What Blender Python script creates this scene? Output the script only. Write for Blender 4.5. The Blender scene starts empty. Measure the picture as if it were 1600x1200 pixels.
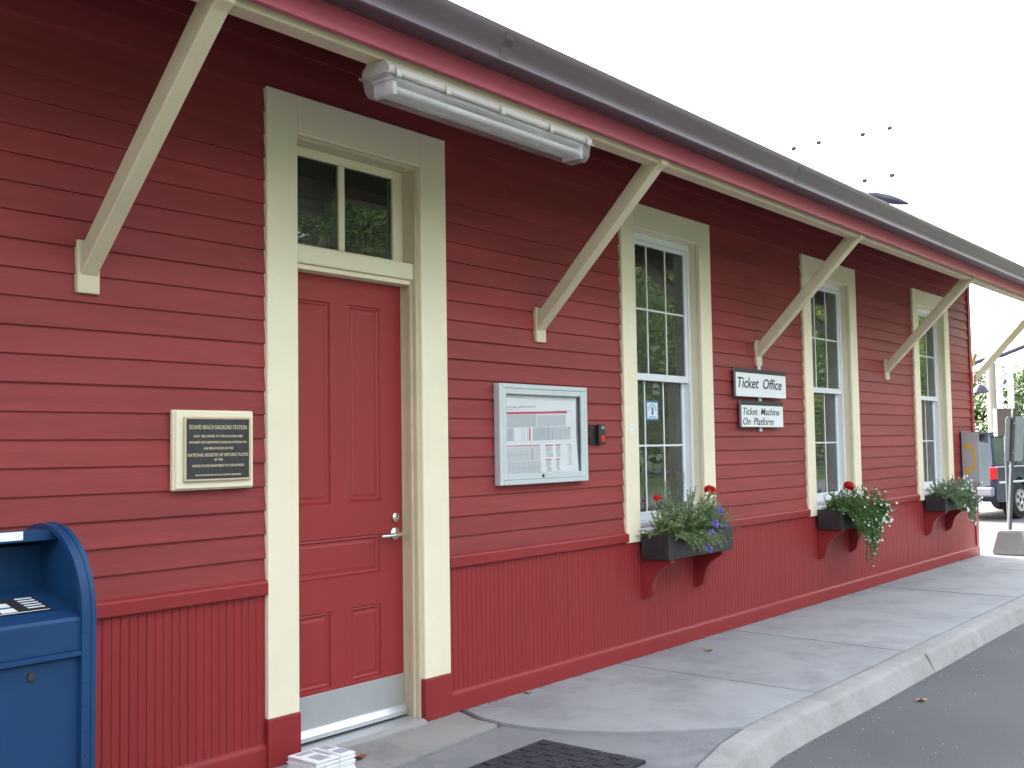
import bpy, bmesh, math, random
from mathutils import Vector, Matrix
random.seed(7)
R = math.radians
S = bpy.context.scene
COL = S.collection

# ------------------------------------------------------------------ camera
YAW, PITCH, ROLL = .6749, .0574, .0152
CAMPOS = Vector((0.0, -4.0, 1.428))
F = Vector((math.cos(YAW)*math.cos(PITCH), math.sin(YAW)*math.cos(PITCH), math.sin(PITCH)))
RT = Vector((math.sin(YAW), -math.cos(YAW), 0))
UP = RT.cross(F)
RC = math.cos(ROLL)*RT - math.sin(ROLL)*UP
UC = math.sin(ROLL)*RT + math.cos(ROLL)*UP
cam = bpy.data.objects.new('camera', bpy.data.cameras.new('camera'))
COL.objects.link(cam)
cam.matrix_world = Matrix(((RC.x, UC.x, -F.x, CAMPOS.x), (RC.y, UC.y, -F.y, CAMPOS.y), (RC.z, UC.z, -F.z, CAMPOS.z), (0, 0, 0, 1)))
cam.data.sensor_width = 36
cam.data.lens = 1697.76/1600*36
cam.data.clip_start = .05
cam.data.clip_end = 2000
S.camera = cam

# ------------------------------------------------------------------ sky and sun (hazy white sky, sun high behind the station)
SUN_EL, SUN_AZ = R(34), math.atan2(.30, 1.0)      # azimuth from +Y towards +X
w = bpy.data.worlds.new('World'); S.world = w; w.use_nodes = True
nt = w.node_tree; nt.nodes.clear()
sky = nt.nodes.new('ShaderNodeTexSky'); sky.sky_type = 'NISHITA'; sky.sun_disc = False
sky.sun_elevation = SUN_EL; sky.sun_rotation = SUN_AZ
sky.air_density = 1.2; sky.dust_density = 6.0; sky.ozone_density = 1.0
hs = nt.nodes.new('ShaderNodeHueSaturation'); hs.inputs['Saturation'].default_value = .35
bg = nt.nodes.new('ShaderNodeBackground'); bg.inputs['Strength'].default_value = .15
wo = nt.nodes.new('ShaderNodeOutputWorld')
nt.links.new(sky.outputs[0], hs.inputs['Color']); nt.links.new(hs.outputs[0], bg.inputs['Color']); nt.links.new(bg.outputs[0], wo.inputs[0])
sl = bpy.data.lights.new('sun', 'SUN'); sl.energy = 1.5; sl.angle = R(10.0); sl.color = (1, .95, .87)
so = bpy.data.objects.new('sun', sl); COL.objects.link(so)
sd = Vector((math.sin(SUN_AZ)*math.cos(SUN_EL), math.cos(SUN_AZ)*math.cos(SUN_EL), math.sin(SUN_EL)))
so.rotation_euler = (-sd).to_track_quat('-Z', 'Y').to_euler(); so.location = (10, 20, 30)
S.view_settings.view_transform = 'Standard'; S.view_settings.look = 'None'
S.view_settings.gamma = 1; S.view_settings.use_curve_mapping = False
S.view_settings.exposure = 3.3
S.cycles.max_bounces = 8; S.cycles.transparent_max_bounces = 16
S.cycles.caustics_reflective = False; S.cycles.caustics_refractive = False

# ------------------------------------------------------------------ materials
def newmat(name):
    m = bpy.data.materials.new(name); m.use_nodes = True
    n = m.node_tree; b = n.nodes['Principled BSDF']
    return m, n, b
def mat(name, col, rough=.5, var=.12, scale=3.0, bump=.0, bscale=60, metal=0, rnd=0, spec=.5, stretch=None, dirt=None, dscale=1.5, dpos=(.52, .72)):
    m, n, b = newmat(name)
    L = n.links
    tc = n.nodes.new('ShaderNodeTexCoord')
    mp = n.nodes.new('ShaderNodeMapping'); L.new(tc.outputs['Object'], mp.inputs[0])
    if stretch: mp.inputs['Scale'].default_value = stretch
    nz = n.nodes.new('ShaderNodeTexNoise'); nz.inputs['Scale'].default_value = scale; nz.inputs['Detail'].default_value = 6
    nz.inputs['Roughness'].default_value = .62
    L.new(mp.outputs[0], nz.inputs['Vector'])
    mr = n.nodes.new('ShaderNodeMapRange'); mr.inputs[1].default_value = .3; mr.inputs[2].default_value = .7
    mr.inputs[3].default_value = 1-var; mr.inputs[4].default_value = 1+var
    L.new(nz.outputs[0], mr.inputs[0])
    val = mr.outputs[0]
    if rnd:
        oi = n.nodes.new('ShaderNodeObjectInfo')
        m2 = n.nodes.new('ShaderNodeMapRange'); m2.inputs[3].default_value = 1-rnd; m2.inputs[4].default_value = 1+rnd
        L.new(oi.outputs['Random'], m2.inputs[0])
        mu = n.nodes.new('ShaderNodeMath'); mu.operation = 'MULTIPLY'; L.new(val, mu.inputs[0]); L.new(m2.outputs[0], mu.inputs[1]); val = mu.outputs[0]
    vm = n.nodes.new('ShaderNodeVectorMath'); vm.operation = 'SCALE'; vm.inputs[0].default_value = col; L.new(val, vm.inputs['Scale'])
    out = vm.outputs[0]
    if dirt:
        n2 = n.nodes.new('ShaderNodeTexNoise'); n2.inputs['Scale'].default_value = dscale; n2.inputs['Detail'].default_value = 9; n2.inputs['Roughness'].default_value = .7
        L.new(mp.outputs[0], n2.inputs['Vector'])
        r2 = n.nodes.new('ShaderNodeMapRange'); r2.inputs[1].default_value = dpos[0]; r2.inputs[2].default_value = dpos[1]; L.new(n2.outputs[0], r2.inputs[0])
        mx = n.nodes.new('ShaderNodeMix'); mx.data_type = 'RGBA'; L.new(r2.outputs[0], mx.inputs[0]); L.new(out, mx.inputs[6]); mx.inputs[7].default_value = (*dirt, 1)
        out = mx.outputs[2]
    L.new(out, b.inputs['Base Color'])
    b.inputs['Roughness'].default_value = rough; b.inputs['Metallic'].default_value = metal
    b.inputs['Specular IOR Level'].default_value = spec
    if bump:
        nb = n.nodes.new('ShaderNodeTexNoise'); nb.inputs['Scale'].default_value = bscale; nb.inputs['Detail'].default_value = 5
        L.new(mp.outputs[0], nb.inputs['Vector'])
        bp = n.nodes.new('ShaderNodeBump'); bp.inputs['Strength'].default_value = bump; bp.inputs['Distance'].default_value = .004
        L.new(nb.outputs[0], bp.inputs['Height']); L.new(bp.outputs[0], b.inputs['Normal'])
    return m
M = {}
M['clap'] = mat('clapboard red paint', (.27, .042, .043), .55, .13, 2.5, .25, 25, rnd=.08, stretch=(.35, 1, 4), spec=.25, dirt=(.21, .036, .038), dscale=2.2, dpos=(.5, .75))
M['red'] = mat('deep red paint', (.275, .026, .030), .48, .10, 3, .2, 40, rnd=.03, stretch=(1, 1, .3), spec=.28, dirt=(.22, .024, .027), dscale=3, dpos=(.5, .75))
M['door'] = mat('door red paint', (.30, .028, .032), .42, .06, 3, .1, 30, stretch=(1, 1, .3), spec=.4)
M['fascia'] = mat('pinkened red fascia', (.42, .078, .115), .45, .10, 2, .1, 30, spec=.4)  # pink of the reflected light put into the red base colour
M['soffit'] = mat('shade-darkened red soffit', (.07, .018, .02), .7, .1, 3)  # red darkened in the paint to deepen the shade under the eave
M['cream'] = mat('cream paint', (.83, .75, .565), .5, .035, 3, .15, 40, spec=.35)
M['cream2'] = mat('darker cream paint', (.62, .54, .385), .55, .06, 4, .2, 40, spec=.3, dirt=(.45, .39, .29), dscale=6, dpos=(.62, .85))  # darker than the casing cream, with random blotches
M['vinyl'] = mat('white vinyl', (.80, .82, .85), .35, .02, 4)
M['gutter'] = mat('brown grey gutter', (.086, .060, .072), .42, .12, 2.2, .05, 20, spec=.4, stretch=(.5, 1, 1), dirt=(.10, .083, .09), dscale=7, dpos=(.58, .8))
M['conc'] = mat('sidewalk concrete', (.295, .304, .308), .85, .10, 1.4, .5, 90, rnd=.05, dirt=(.165, .165, .175), dscale=1.7, dpos=(.47, .78))
M['conc2'] = mat('worn concrete', (.30, .293, .28), .9, .12, 2.6, .6, 60, dirt=(.19, .186, .18), dscale=2.2, dpos=(.5, .72))
M['apron'] = mat('stained grey concrete', (.21, .213, .22), .85, .14, 2.2, .6, 70, dirt=(.13, .133, .14), dscale=2.0, dpos=(.45, .66))
M['kerb'] = mat('kerb concrete', (.29, .285, .275), .9, .14, 3.0, .9, 45, dirt=(.19, .178, .165), dscale=3.4, dpos=(.52, .78))
M['joint'] = mat('dark joint', (.10, .095, .09), .95, .2, 8)
M['alum'] = mat('brushed aluminium', (.62, .64, .66), .38, .05, 5, .05, 60, metal=.75)
M['casealum'] = mat('silver painted case', (.60, .645, .67), .4, .03, 4, metal=.25)
M['chrome'] = mat('satin chrome', (.75, .75, .76), .2, .02, 4, metal=1)
M['blue'] = mat('postal blue paint', (.010, .046, .125), .45, .12, 3.0, .15, 30, spec=.25, dirt=(.10, .15, .24), dscale=38, dpos=(.70, .78))
M['black'] = mat('black paint', (.018, .018, .02), .45, .25, 5, .2, 40)
M['planter'] = mat('black planter box', (.020, .019, .021), .5, .3, 4, .3, 30, dirt=(.045, .042, .042), dscale=5)
M['rubber'] = mat('black rubber mat', (.022, .022, .032), .75, .2, 8, .6, 60)
M['bronze'] = mat('dark bronze', (.045, .043, .048), .45, .15, 20, .1, 80, metal=.3)
M['gold'] = mat('cast letters', (.62, .52, .36), .4, .05, 20, metal=.3)
M['white'] = mat('white paint', (.80, .81, .82), .45, .03, 5)
M['ink'] = mat('black ink', (.02, .02, .022), .6, .05, 5)
M['paper'] = mat('paper', (.85, .86, .89), .7, .02, 6)
M['pgrey'] = mat('print grey', (.60, .63, .66), .7, .05, 20)
M['plight'] = mat('print pale grey', (.66, .69, .73), .7, .05, 20)
M['pred'] = mat('print red', (.62, .10, .16), .7, .05, 20)
M['pline'] = mat('print line grey', (.40, .41, .46), .7, .05, 20)
M['redplastic'] = mat('red plastic', (.65, .02, .02), .35, .03, 5)
M['greydev'] = mat('grey enclosure', (.42, .41, .43), .45, .05, 4, .05, 30, metal=.1)
M['greydark'] = mat('blue grey enclosure', (.22, .25, .29), .45, .06, 4, metal=.1)
M['decal_blue'] = mat('decal blue', (.05, .20, .42), .4, .05, 10)
M['yellow'] = mat('yellow emblem', (.70, .38, .06), .5, .08, 8)
M['post'] = mat('galvanised post', (.075, .092, .10), .5, .10, 6, .1, 40, metal=.4)
M['signback'] = mat('grey sign back', (.30, .325, .325), .45, .06, 5, metal=.3)
M['taupe'] = mat('taupe sign back', (.10, .085, .07), .5, .06, 5)
M['suv'] = mat('dark blue car paint', (.020, .032, .065), .22, .05, 3, metal=.2)
M['tyre'] = mat('tyre rubber', (.015, .015, .016), .8, .1, 10)
M['rim'] = mat('wheel rim', (.60, .60, .62), .3, .03, 8, metal=.7)
M['carglass'] = mat('car window glass', (.05, .065, .085), .06, .05, 3, spec=.9)
M['tail'] = mat('tail lamp red', (.55, .015, .02), .15, .05, 8)
M['trunk'] = mat('bark', (.10, .075, .055), .9, .25, 4, .6, 12)
M['wood'] = mat('weathered pale pole', (.34, .31, .25), .85, .15, 3, .3, 15, stretch=(1, 1, .15))
M['galv'] = mat('pale galvanised steel', (.62, .66, .68), .5, .05, 3, metal=.2)
M['wire'] = mat('overhead wire', (.25, .25, .27), .6, .05, 3)
M['insul'] = mat('dark porcelain insulator', (.035, .032, .055), .35, .05, 3)
M['soil'] = mat('potting soil', (.05, .038, .03), .95, .3, 30, .6, 60)
M['inwall'] = mat('interior wall paint', (.28, .26, .23), .8, .05, 2)
M['infloor'] = mat('interior floor', (.14, .12, .10), .6, .1, 3)
M['shingle'] = mat('roof shingles', (.12, .11, .11), .9, .2, 12, .6, 40)
M['tube'] = mat('fluorescent tube', (.72, .73, .71), .3, .02, 4)
M['houseplastic'] = mat('aged grey plastic', (.46, .42, .375), .5, .07, 6, dirt=(.32, .29, .25), dscale=6, dpos=(.6, .8))
M['deadleaf'] = mat('dry leaf', (.33, .20, .10), .8, .2, 20)
M['deadred'] = mat('dry red leaf', (.26, .06, .045), .8, .25, 20)
M['litter'] = mat('pale grit', (.50, .48, .44), .9, .2, 30)

def asphalt():
    m, n, b = newmat('asphalt'); L = n.links
    tc = n.nodes.new('ShaderNodeTexCoord')
    a = n.nodes.new('ShaderNodeTexNoise'); a.inputs['Scale'].default_value = 160; a.inputs['Detail'].default_value = 3; L.new(tc.outputs['Object'], a.inputs['Vector'])
    c = n.nodes.new('ShaderNodeTexNoise'); c.inputs['Scale'].default_value = .9; c.inputs['Detail'].default_value = 7; L.new(tc.outputs['Object'], c.inputs['Vector'])
    r = n.nodes.new('ShaderNodeValToRGB'); r.color_ramp.elements[0].position = .3; r.color_ramp.elements[0].color = (.042, .045, .049, 1); r.color_ramp.elements[1].position = .72; r.color_ramp.elements[1].color = (.105, .109, .114, 1)
    L.new(a.outputs[0], r.inputs[0])
    mr = n.nodes.new('ShaderNodeMapRange'); mr.inputs[1].default_value = .3; mr.inputs[2].default_value = .7; mr.inputs[3].default_value = .82; mr.inputs[4].default_value = 1.15; L.new(c.outputs[0], mr.inputs[0])
    v = n.nodes.new('ShaderNodeVectorMath'); v.operation = 'SCALE'; L.new(r.outputs[0], v.inputs[0]); L.new(mr.outputs[0], v.inputs['Scale'])
    L.new(v.outputs[0], b.inputs['Base Color']); b.inputs['Roughness'].default_value = .85
    bp = n.nodes.new('ShaderNodeBump'); bp.inputs['Strength'].default_value = .5; bp.inputs['Distance'].default_value = .004; L.new(a.outputs[0], bp.inputs['Height']); L.new(bp.outputs[0], b.inputs['Normal'])
    return m
M['asphalt'] = asphalt()

def glassmat():
    m = bpy.data.materials.new('window glass'); m.use_nodes = True; n = m.node_tree; n.nodes.clear(); L = n.links
    t = n.nodes.new('ShaderNodeBsdfTransparent'); t.inputs[0].default_value = (.72, .76, .76, 1)
    g = n.nodes.new('ShaderNodeBsdfGlossy'); g.inputs['Roughness'].default_value = .0; g.inputs[0].default_value = (.95, .97, 1, 1)
    tc = n.nodes.new('ShaderNodeTexCoord'); nz = n.nodes.new('ShaderNodeTexNoise'); nz.inputs['Scale'].default_value = 2.2; L.new(tc.outputs['Object'], nz.inputs['Vector'])
    bp = n.nodes.new('ShaderNodeBump'); bp.inputs['Strength'].default_value = .12; bp.inputs['Distance'].default_value = .01; L.new(nz.outputs[0], bp.inputs['Height']); L.new(bp.outputs[0], g.inputs['Normal'])
    fr = n.nodes.new('ShaderNodeFresnel'); fr.inputs[0].default_value = 1.85
    mx = n.nodes.new('ShaderNodeMixShader'); o = n.nodes.new('ShaderNodeOutputMaterial')
    L.new(fr.outputs[0], mx.inputs[0]); L.new(t.outputs[0], mx.inputs[1]); L.new(g.outputs[0], mx.inputs[2])
    df = n.nodes.new('ShaderNodeBsdfDiffuse'); df.inputs[0].default_value = (.42, .41, .38, 1)      # thin grey haze mixed in so the dark panes read less black
    n2 = n.nodes.new('ShaderNodeTexNoise'); n2.inputs['Scale'].default_value = 3.5; n2.inputs['Detail'].default_value = 5; L.new(tc.outputs['Object'], n2.inputs['Vector'])
    r2 = n.nodes.new('ShaderNodeMapRange'); r2.inputs[1].default_value = .3; r2.inputs[2].default_value = .7; r2.inputs[3].default_value = .035; r2.inputs[4].default_value = .10; L.new(n2.outputs[0], r2.inputs[0])
    m2 = n.nodes.new('ShaderNodeMixShader'); L.new(r2.outputs[0], m2.inputs[0]); L.new(mx.outputs[0], m2.inputs[1]); L.new(df.outputs[0], m2.inputs[2]); L.new(m2.outputs[0], o.inputs[0])
    return m
M['glass'] = glassmat()
def caseglass():
    m = bpy.data.materials.new('clear acrylic'); m.use_nodes = True; n = m.node_tree; n.nodes.clear(); L = n.links
    t = n.nodes.new('ShaderNodeBsdfTransparent'); t.inputs[0].default_value = (.985, .985, .985, 1)
    g = n.nodes.new('ShaderNodeBsdfGlossy'); g.inputs['Roughness'].default_value = .08
    fr = n.nodes.new('ShaderNodeFresnel'); fr.inputs[0].default_value = 1.12
    mx = n.nodes.new('ShaderNodeMixShader'); o = n.nodes.new('ShaderNodeOutputMaterial')
    L.new(fr.outputs[0], mx.inputs[0]); L.new(t.outputs[0], mx.inputs[1]); L.new(g.outputs[0], mx.inputs[2]); L.new(mx.outputs[0], o.inputs[0])
    return m
M['caseglass'] = caseglass()
def clearplastic():
    m = bpy.data.materials.new('hazy clear plastic'); m.use_nodes = True; n = m.node_tree; n.nodes.clear(); L = n.links
    t = n.nodes.new('ShaderNodeBsdfTransparent'); t.inputs[0].default_value = (.9, .9, .9, 1)
    p = n.nodes.new('ShaderNodeBsdfPrincipled'); p.inputs['Base Color'].default_value = (.50, .47, .45, 1); p.inputs['Roughness'].default_value = .2
    tc = n.nodes.new('ShaderNodeTexCoord'); nz = n.nodes.new('ShaderNodeTexNoise'); nz.inputs['Scale'].default_value = 5; nz.inputs['Detail'].default_value = 5; L.new(tc.outputs['Object'], nz.inputs['Vector'])
    mr = n.nodes.new('ShaderNodeMapRange'); mr.inputs[1].default_value = .3; mr.inputs[2].default_value = .7; mr.inputs[3].default_value = .16; mr.inputs[4].default_value = .42; L.new(nz.outputs[0], mr.inputs[0])
    mx = n.nodes.new('ShaderNodeMixShader'); o = n.nodes.new('ShaderNodeOutputMaterial')
    L.new(mr.outputs[0], mx.inputs[0]); L.new(t.outputs[0], mx.inputs[1]); L.new(p.outputs[0], mx.inputs[2]); L.new(mx.outputs[0], o.inputs[0])
    return m
M['diffuser'] = clearplastic()
def leafmat(name, c1, c2, scale=9, trans=.3, rough=.55):
    m = bpy.data.materials.new(name); m.use_nodes = True; n = m.node_tree; n.nodes.clear(); L = n.links
    tc = n.nodes.new('ShaderNodeTexCoord'); nz = n.nodes.new('ShaderNodeTexNoise'); nz.inputs['Scale'].default_value = scale; nz.inputs['Detail'].default_value = 4; nz.inputs['Roughness'].default_value = .7
    L.new(tc.outputs['Object'], nz.inputs['Vector'])
    r = n.nodes.new('ShaderNodeValToRGB'); r.color_ramp.elements[0].position = .32; r.color_ramp.elements[0].color = (*c1, 1); r.color_ramp.elements[1].position = .68; r.color_ramp.elements[1].color = (*c2, 1); L.new(nz.outputs[0], r.inputs[0])
    p = n.nodes.new('ShaderNodeBsdfPrincipled'); p.inputs['Roughness'].default_value = rough; p.inputs['Specular IOR Level'].default_value = .3; L.new(r.outputs[0], p.inputs['Base Color'])
    t = n.nodes.new('ShaderNodeBsdfTranslucent'); L.new(r.outputs[0], t.inputs[0])
    mx = n.nodes.new('ShaderNodeMixShader'); mx.inputs[0].default_value = trans; o = n.nodes.new('ShaderNodeOutputMaterial')
    L.new(p.outputs[0], mx.inputs[1]); L.new(t.outputs[0], mx.inputs[2]); L.new(mx.outputs[0], o.inputs[0])
    return m
M['leaf_silver'] = leafmat('silvery green leaf', (.11, .18, .065), (.33, .41, .22), 26)
M['leaf_dark'] = leafmat('dark green leaf', (.05, .115, .035), (.16, .26, .085), 22)
M['leaf_grey'] = leafmat('grey green leaf', (.11, .18, .09), (.27, .35, .21), 22)
M['petal_red'] = leafmat('red petal', (.55, .01, .012), (.75, .03, .03), 60, .2)
M['petal_purple'] = leafmat('purple petal', (.12, .06, .42), (.30, .20, .70), 60, .3)
M['petal_white'] = leafmat('white petal', (.70, .70, .70), (.85, .85, .82), 60, .3)
M['crown_a'] = leafmat('tree leaves', (.030, .070, .018), (.10, .17, .035), .8, .4)
M['crown_b'] = leafmat('bright tree leaves', (.08, .14, .02), (.22, .28, .045), .8, .5)  # sunlit brightness raised in the leaf colour for the window reflections
M['crown_c'] = leafmat('dimmed tree leaves', (.022, .045, .014), (.075, .12, .028), 1.2, .12)  # leaf colour and translucency turned down against the sun behind these trees
M['crown_d'] = leafmat('dark wood leaves', (.016, .036, .012), (.055, .085, .024), .6, .2)  # leaf colour darkened so the wood throws less light onto the wall
M['grass'] = leafmat('grass', (.04, .08, .02), (.10, .15, .04), 2)

# ------------------------------------------------------------------ mesh helpers
class MB:
    def __init__(s): s.v = []; s.f = []; s.mi = []
    def add(s, vs, fs, mi=0):
        o = len(s.v); s.v += [tuple(p) for p in vs]
        for f in fs: s.f.append(tuple(i+o for i in f)); s.mi.append(mi)
        return s
    def box(s, x0, x1, y0, y1, z0, z1, b=0, mi=0):
        if x1 < x0: x0, x1 = x1, x0
        if y1 < y0: y0, y1 = y1, y0
        if z1 < z0: z0, z1 = z1, z0
        b = min(b, (x1-x0)*.45, (y1-y0)*.45, (z1-z0)*.45)
        if b <= 0:
            return s.add([(x0,y0,z0),(x1,y0,z0),(x1,y1,z0),(x0,y1,z0),(x0,y0,z1),(x1,y0,z1),(x1,y1,z1),(x0,y1,z1)],
                         [(0,3,2,1),(4,5,6,7),(0,1,5,4),(1,2,6,5),(2,3,7,6),(3,0,4,7)], mi)
        bm = bmesh.new(); bmesh.ops.create_cube(bm, size=1)
        for v in bm.verts:
            v.co = Vector((x0 if v.co.x < 0 else x1, y0 if v.co.y < 0 else y1, z0 if v.co.z < 0 else z1))
        bmesh.ops.bevel(bm, geom=bm.edges[:], offset=b, segments=1, affect='EDGES')
        return s.bm(bm, mi)
    def bm(s, bm, mi=0):
        bm.verts.index_update()
        s.add([v.co[:] for v in bm.verts], [tuple(v.index for v in f.verts) for f in bm.faces], mi); bm.free(); return s
    def prism(s, poly, ax, a0, a1, mi=0):
        # poly: 2d points in the two other axes (cyclic order), extruded along axis ax
        def P(p, a):
            return {0: (a, p[0], p[1]), 1: (p[0], a, p[1]), 2: (p[0], p[1], a)}[ax]
        n = len(poly)
        vs = [P(p, a0) for p in poly]+[P(p, a1) for p in poly]
        fs = [tuple(range(n))[::-1], tuple(range(n, 2*n))]+[(i, (i+1) % n, n+(i+1) % n, n+i) for i in range(n)]
        return s.add(vs, fs, mi)
    def tube(s, pts, rad, n=8, mi=0, cap=True):
        pts = [Vector(p) for p in pts]
        rr = rad if isinstance(rad, (list, tuple)) else [rad]*len(pts)
        rings = []; prev = None
        for i, p in enumerate(pts):
            d = (pts[min(i+1, len(pts)-1)]-pts[max(i-1, 0)]).normalized()
            if prev is None: a = d.orthogonal().normalized()
            else:
                a = prev-d*prev.dot(d)
                a = a.normalized() if a.length > 1e-6 else d.orthogonal().normalized()
            prev = a; b = d.cross(a)
            rings.append([p+(a*math.cos(2*math.pi*k/n)+b*math.sin(2*math.pi*k/n))*rr[i] for k in range(n)])
        vs = [q for r in rings for q in r]; fs = []
        for i in range(len(rings)-1):
            for k in range(n):
                fs.append((i*n+k, i*n+(k+1) % n, (i+1)*n+(k+1) % n, (i+1)*n+k))
        if cap: fs += [tuple(range(n))[::-1], tuple(range((len(rings)-1)*n, len(rings)*n))]
        return s.add(vs, fs, mi)
    def lathe(s, prof, c, ax=(0, 0, 1), n=20, mi=0):
        # prof: (radius, height) along axis ax from c
        ax = Vector(ax).normalized(); a = ax.orthogonal().normalized(); b = ax.cross(a); c = Vector(c)
        vs = []
        for r, h in prof:
            for k in range(n):
                t = 2*math.pi*k/n; vs.append(c+ax*h+(a*math.cos(t)+b*math.sin(t))*r)
        fs = [(i*n+k, i*n+(k+1) % n, (i+1)*n+(k+1) % n, (i+1)*n+k) for i in range(len(prof)-1) for k in range(n)]
        fs += [tuple(range(n))[::-1], tuple(range((len(prof)-1)*n, len(prof)*n))]
        return s.add(vs, fs, mi)
    def build(s, name, mats, parent=None, smooth=False, angle=35):
        if not isinstance(mats, (list, tuple)): mats = [mats]
        if parent is not None: o = Vector(parent.get('_o', (0, 0, 0)))
        else:
            xs = [p[0] for p in s.v]; ys = [p[1] for p in s.v]; zs = [p[2] for p in s.v]
            o = Vector(((min(xs)+max(xs))/2, (min(ys)+max(ys))/2, min(zs)))
        me = bpy.data.meshes.new(name)
        me.from_pydata([(p[0]-o.x, p[1]-o.y, p[2]-o.z) for p in s.v], [], s.f)
        for m in mats: me.materials.append(M[m])
        if len(mats) > 1: me.polygons.foreach_set('material_index', s.mi)
        if smooth:
            me.polygons.foreach_set('use_smooth', [True]*len(me.polygons))
            try: me.set_sharp_from_angle(angle=R(angle))
            except Exception: pass
        me.update()
        ob = bpy.data.objects.new(name, me); COL.objects.link(ob)
        ob['_o'] = tuple(o)
        if parent is not None: ob.parent = parent
        else: ob.location = o
        return ob
def thing(name, loc, label, cat, group=None):
    e = bpy.data.objects.new(name, None); COL.objects.link(e); e.location = loc; e['_o'] = tuple(loc); e.empty_display_size = .1
    return tag(e, label, cat, group)
def tag(o, label=None, cat=None, group=None, kind=None):
    if label: o['label'] = label
    if cat: o['category'] = cat
    if group: o['group'] = group
    if kind: o['kind'] = kind
    return o
def copy_tree(o, off, parent=None):
    c = o.copy(); COL.objects.link(c); c.parent = parent
    c.location = Vector(o.location)+Vector(off)
    for ch in o.children:
        if ch.name in COL.objects and ch != c: copy_tree(ch, (0, 0, 0), c)
    return c
def text(name, body, x, y, z, size, matn, parent, sx=1.0, shear=0, align='LEFT', off=0, width=None, ext=.001):
    """letters standing in the x-z plane, facing -y, (x, z) = baseline start / centre"""
    cu = bpy.data.curves.new(name, 'FONT'); cu.body = body; cu.size = size; cu.shear = shear; cu.align_x = align; cu.extrude = ext; cu.offset = off; cu.resolution_u = 3
    tmp = bpy.data.objects.new('tmp_text', cu)
    me = bpy.data.meshes.new_from_object(tmp); bpy.data.objects.remove(tmp)
    vs = [v.co.copy() for v in me.vertices]
    if width:
        w_ = max(v.x for v in vs)-min(v.x for v in vs); sx = width/w_
        if align == 'LEFT':
            m0 = min(v.x for v in vs)
            for v in vs: v.x -= m0
    mb = MB(); mb.add([(x+v.x*sx, y-v.z, z+v.y) for v in vs], [tuple(p.vertices) for p in me.polygons])
    bpy.data.meshes.remove(me)
    return mb.build(name, matn, parent)

def words(body, x, y, z, size, matn, parent, total, shear, off, ext):
    """a line of lettering, one mesh per word, squeezed to a total width"""
    ws = []
    for w_ in body.split():
        cu = bpy.data.curves.new('measure', 'FONT'); cu.body = w_; cu.size = size; cu.shear = shear; cu.offset = off; cu.resolution_u = 2
        tmp = bpy.data.objects.new('measure', cu); me = bpy.data.meshes.new_from_object(tmp); bpy.data.objects.remove(tmp)
        vx = [v.co.x for v in me.vertices]; ws.append((w_, max(vx)-min(vx))); bpy.data.meshes.remove(me); bpy.data.curves.remove(cu)
    gap = size*.55; k = total/(sum(q[1] for q in ws)+gap*(len(ws)-1))
    for w_, wd in ws:
        text('lettering', w_, x, y, z, size, matn, parent, shear=shear, width=wd*k, off=off, ext=ext); x += (wd+gap)*k

# ------------------------------------------------------------------ ground
def sheet(name, x0, x1, y0, y1, z, m, n=1):
    mb = MB(); mb.add([(x0, y0, z), (x1, y0, z), (x1, y1, z), (x0, y1, z)], [(0, 1, 2, 3)])
    return tag(mb.build(name, m), kind='structure')
sheet('ground', -500, 500, -500, 500, -.135, 'grass')
sheet('road', -60, 46, -13, 40, -.12, 'asphalt')

# kerb stations: (inner x, y), (outer x, y)
KI = [(1.6, -3.3), (2.3, -2.65), (3.0, -2.12), (3.6, -1.80), (4.0, -1.65), (4.35, -1.545), (4.7, -1.465), (5.05, -1.42), (5.5, -1.41), (6.3, -1.41), (7.48, -1.395), (9.1, -1.37), (10.7, -1.36), (13.5, -1.36), (17.5, -1.36)]
def lerp(a, b, t): return a+(b-a)*t
def kin(x):
    for (a, b) in zip(KI, KI[1:]):
        if a[0] <= x <= b[0]: return lerp(a[1], b[1], (x-a[0])/(b[0]-a[0]))
    return KI[-1][1]
def knorm(i):
    a = Vector(KI[max(i-1, 0)]); b = Vector(KI[min(i+1, len(KI)-1)]); d = (b-a).normalized(); return Vector((d.y, -d.x))
sidewalk = MB(); pts = [(-3, 0.05), (-3, -3.3)]+KI+[(17.5, .05)]
sidewalk.prism(pts, 2, -.13, -.022)
sidewalk = tag(sidewalk.build('sidewalk', 'joint'), kind='structure')
sidewalk['_o'] = tuple(sidewalk.location)
def slab(poly, top, m, name='slab'):
    mb = MB(); n = len(poly)
    bm = bmesh.new(); vs = [bm.verts.new((p[0], p[1], top)) for p in poly]; f = bm.faces.new(vs)
    if f.normal.z < 0: f.normal_flip()
    bmesh.ops.recalc_face_normals(bm, faces=[f])
    r = bmesh.ops.extrude_face_region(bm, geom=[f])
    for v in [g for g in r['geom'] if isinstance(g, bmesh.types.BMVert)]: v.co.z = -.06
    bmesh.ops.recalc_face_normals(bm, faces=bm.faces[:])
    bmesh.ops.bevel(bm, geom=[e for e in bm.edges if all(abs(v.co.z-top) < 1e-6 for v in e.verts)], offset=.005, segments=2, affect='EDGES')
    mb.bm(bm)
    return mb.build(name, m, sidewalk)
ARC = [(4.50, -.03), (4.43, -.20), (4.405, -.38), (4.43, -.58), (4.50, -.77), (4.61, -.96), (4.755, -1.13), (4.90, -1.28), (5.03, -1.41)]
def strip(x0, x1, g0, g1):
    xs = [x0+g0]+[k[0] for k in KI if x0+g0 < k[0] < x1-g1]+[x1-g1]
    return [(x, kin(x)+.006) for x in xs]
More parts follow.
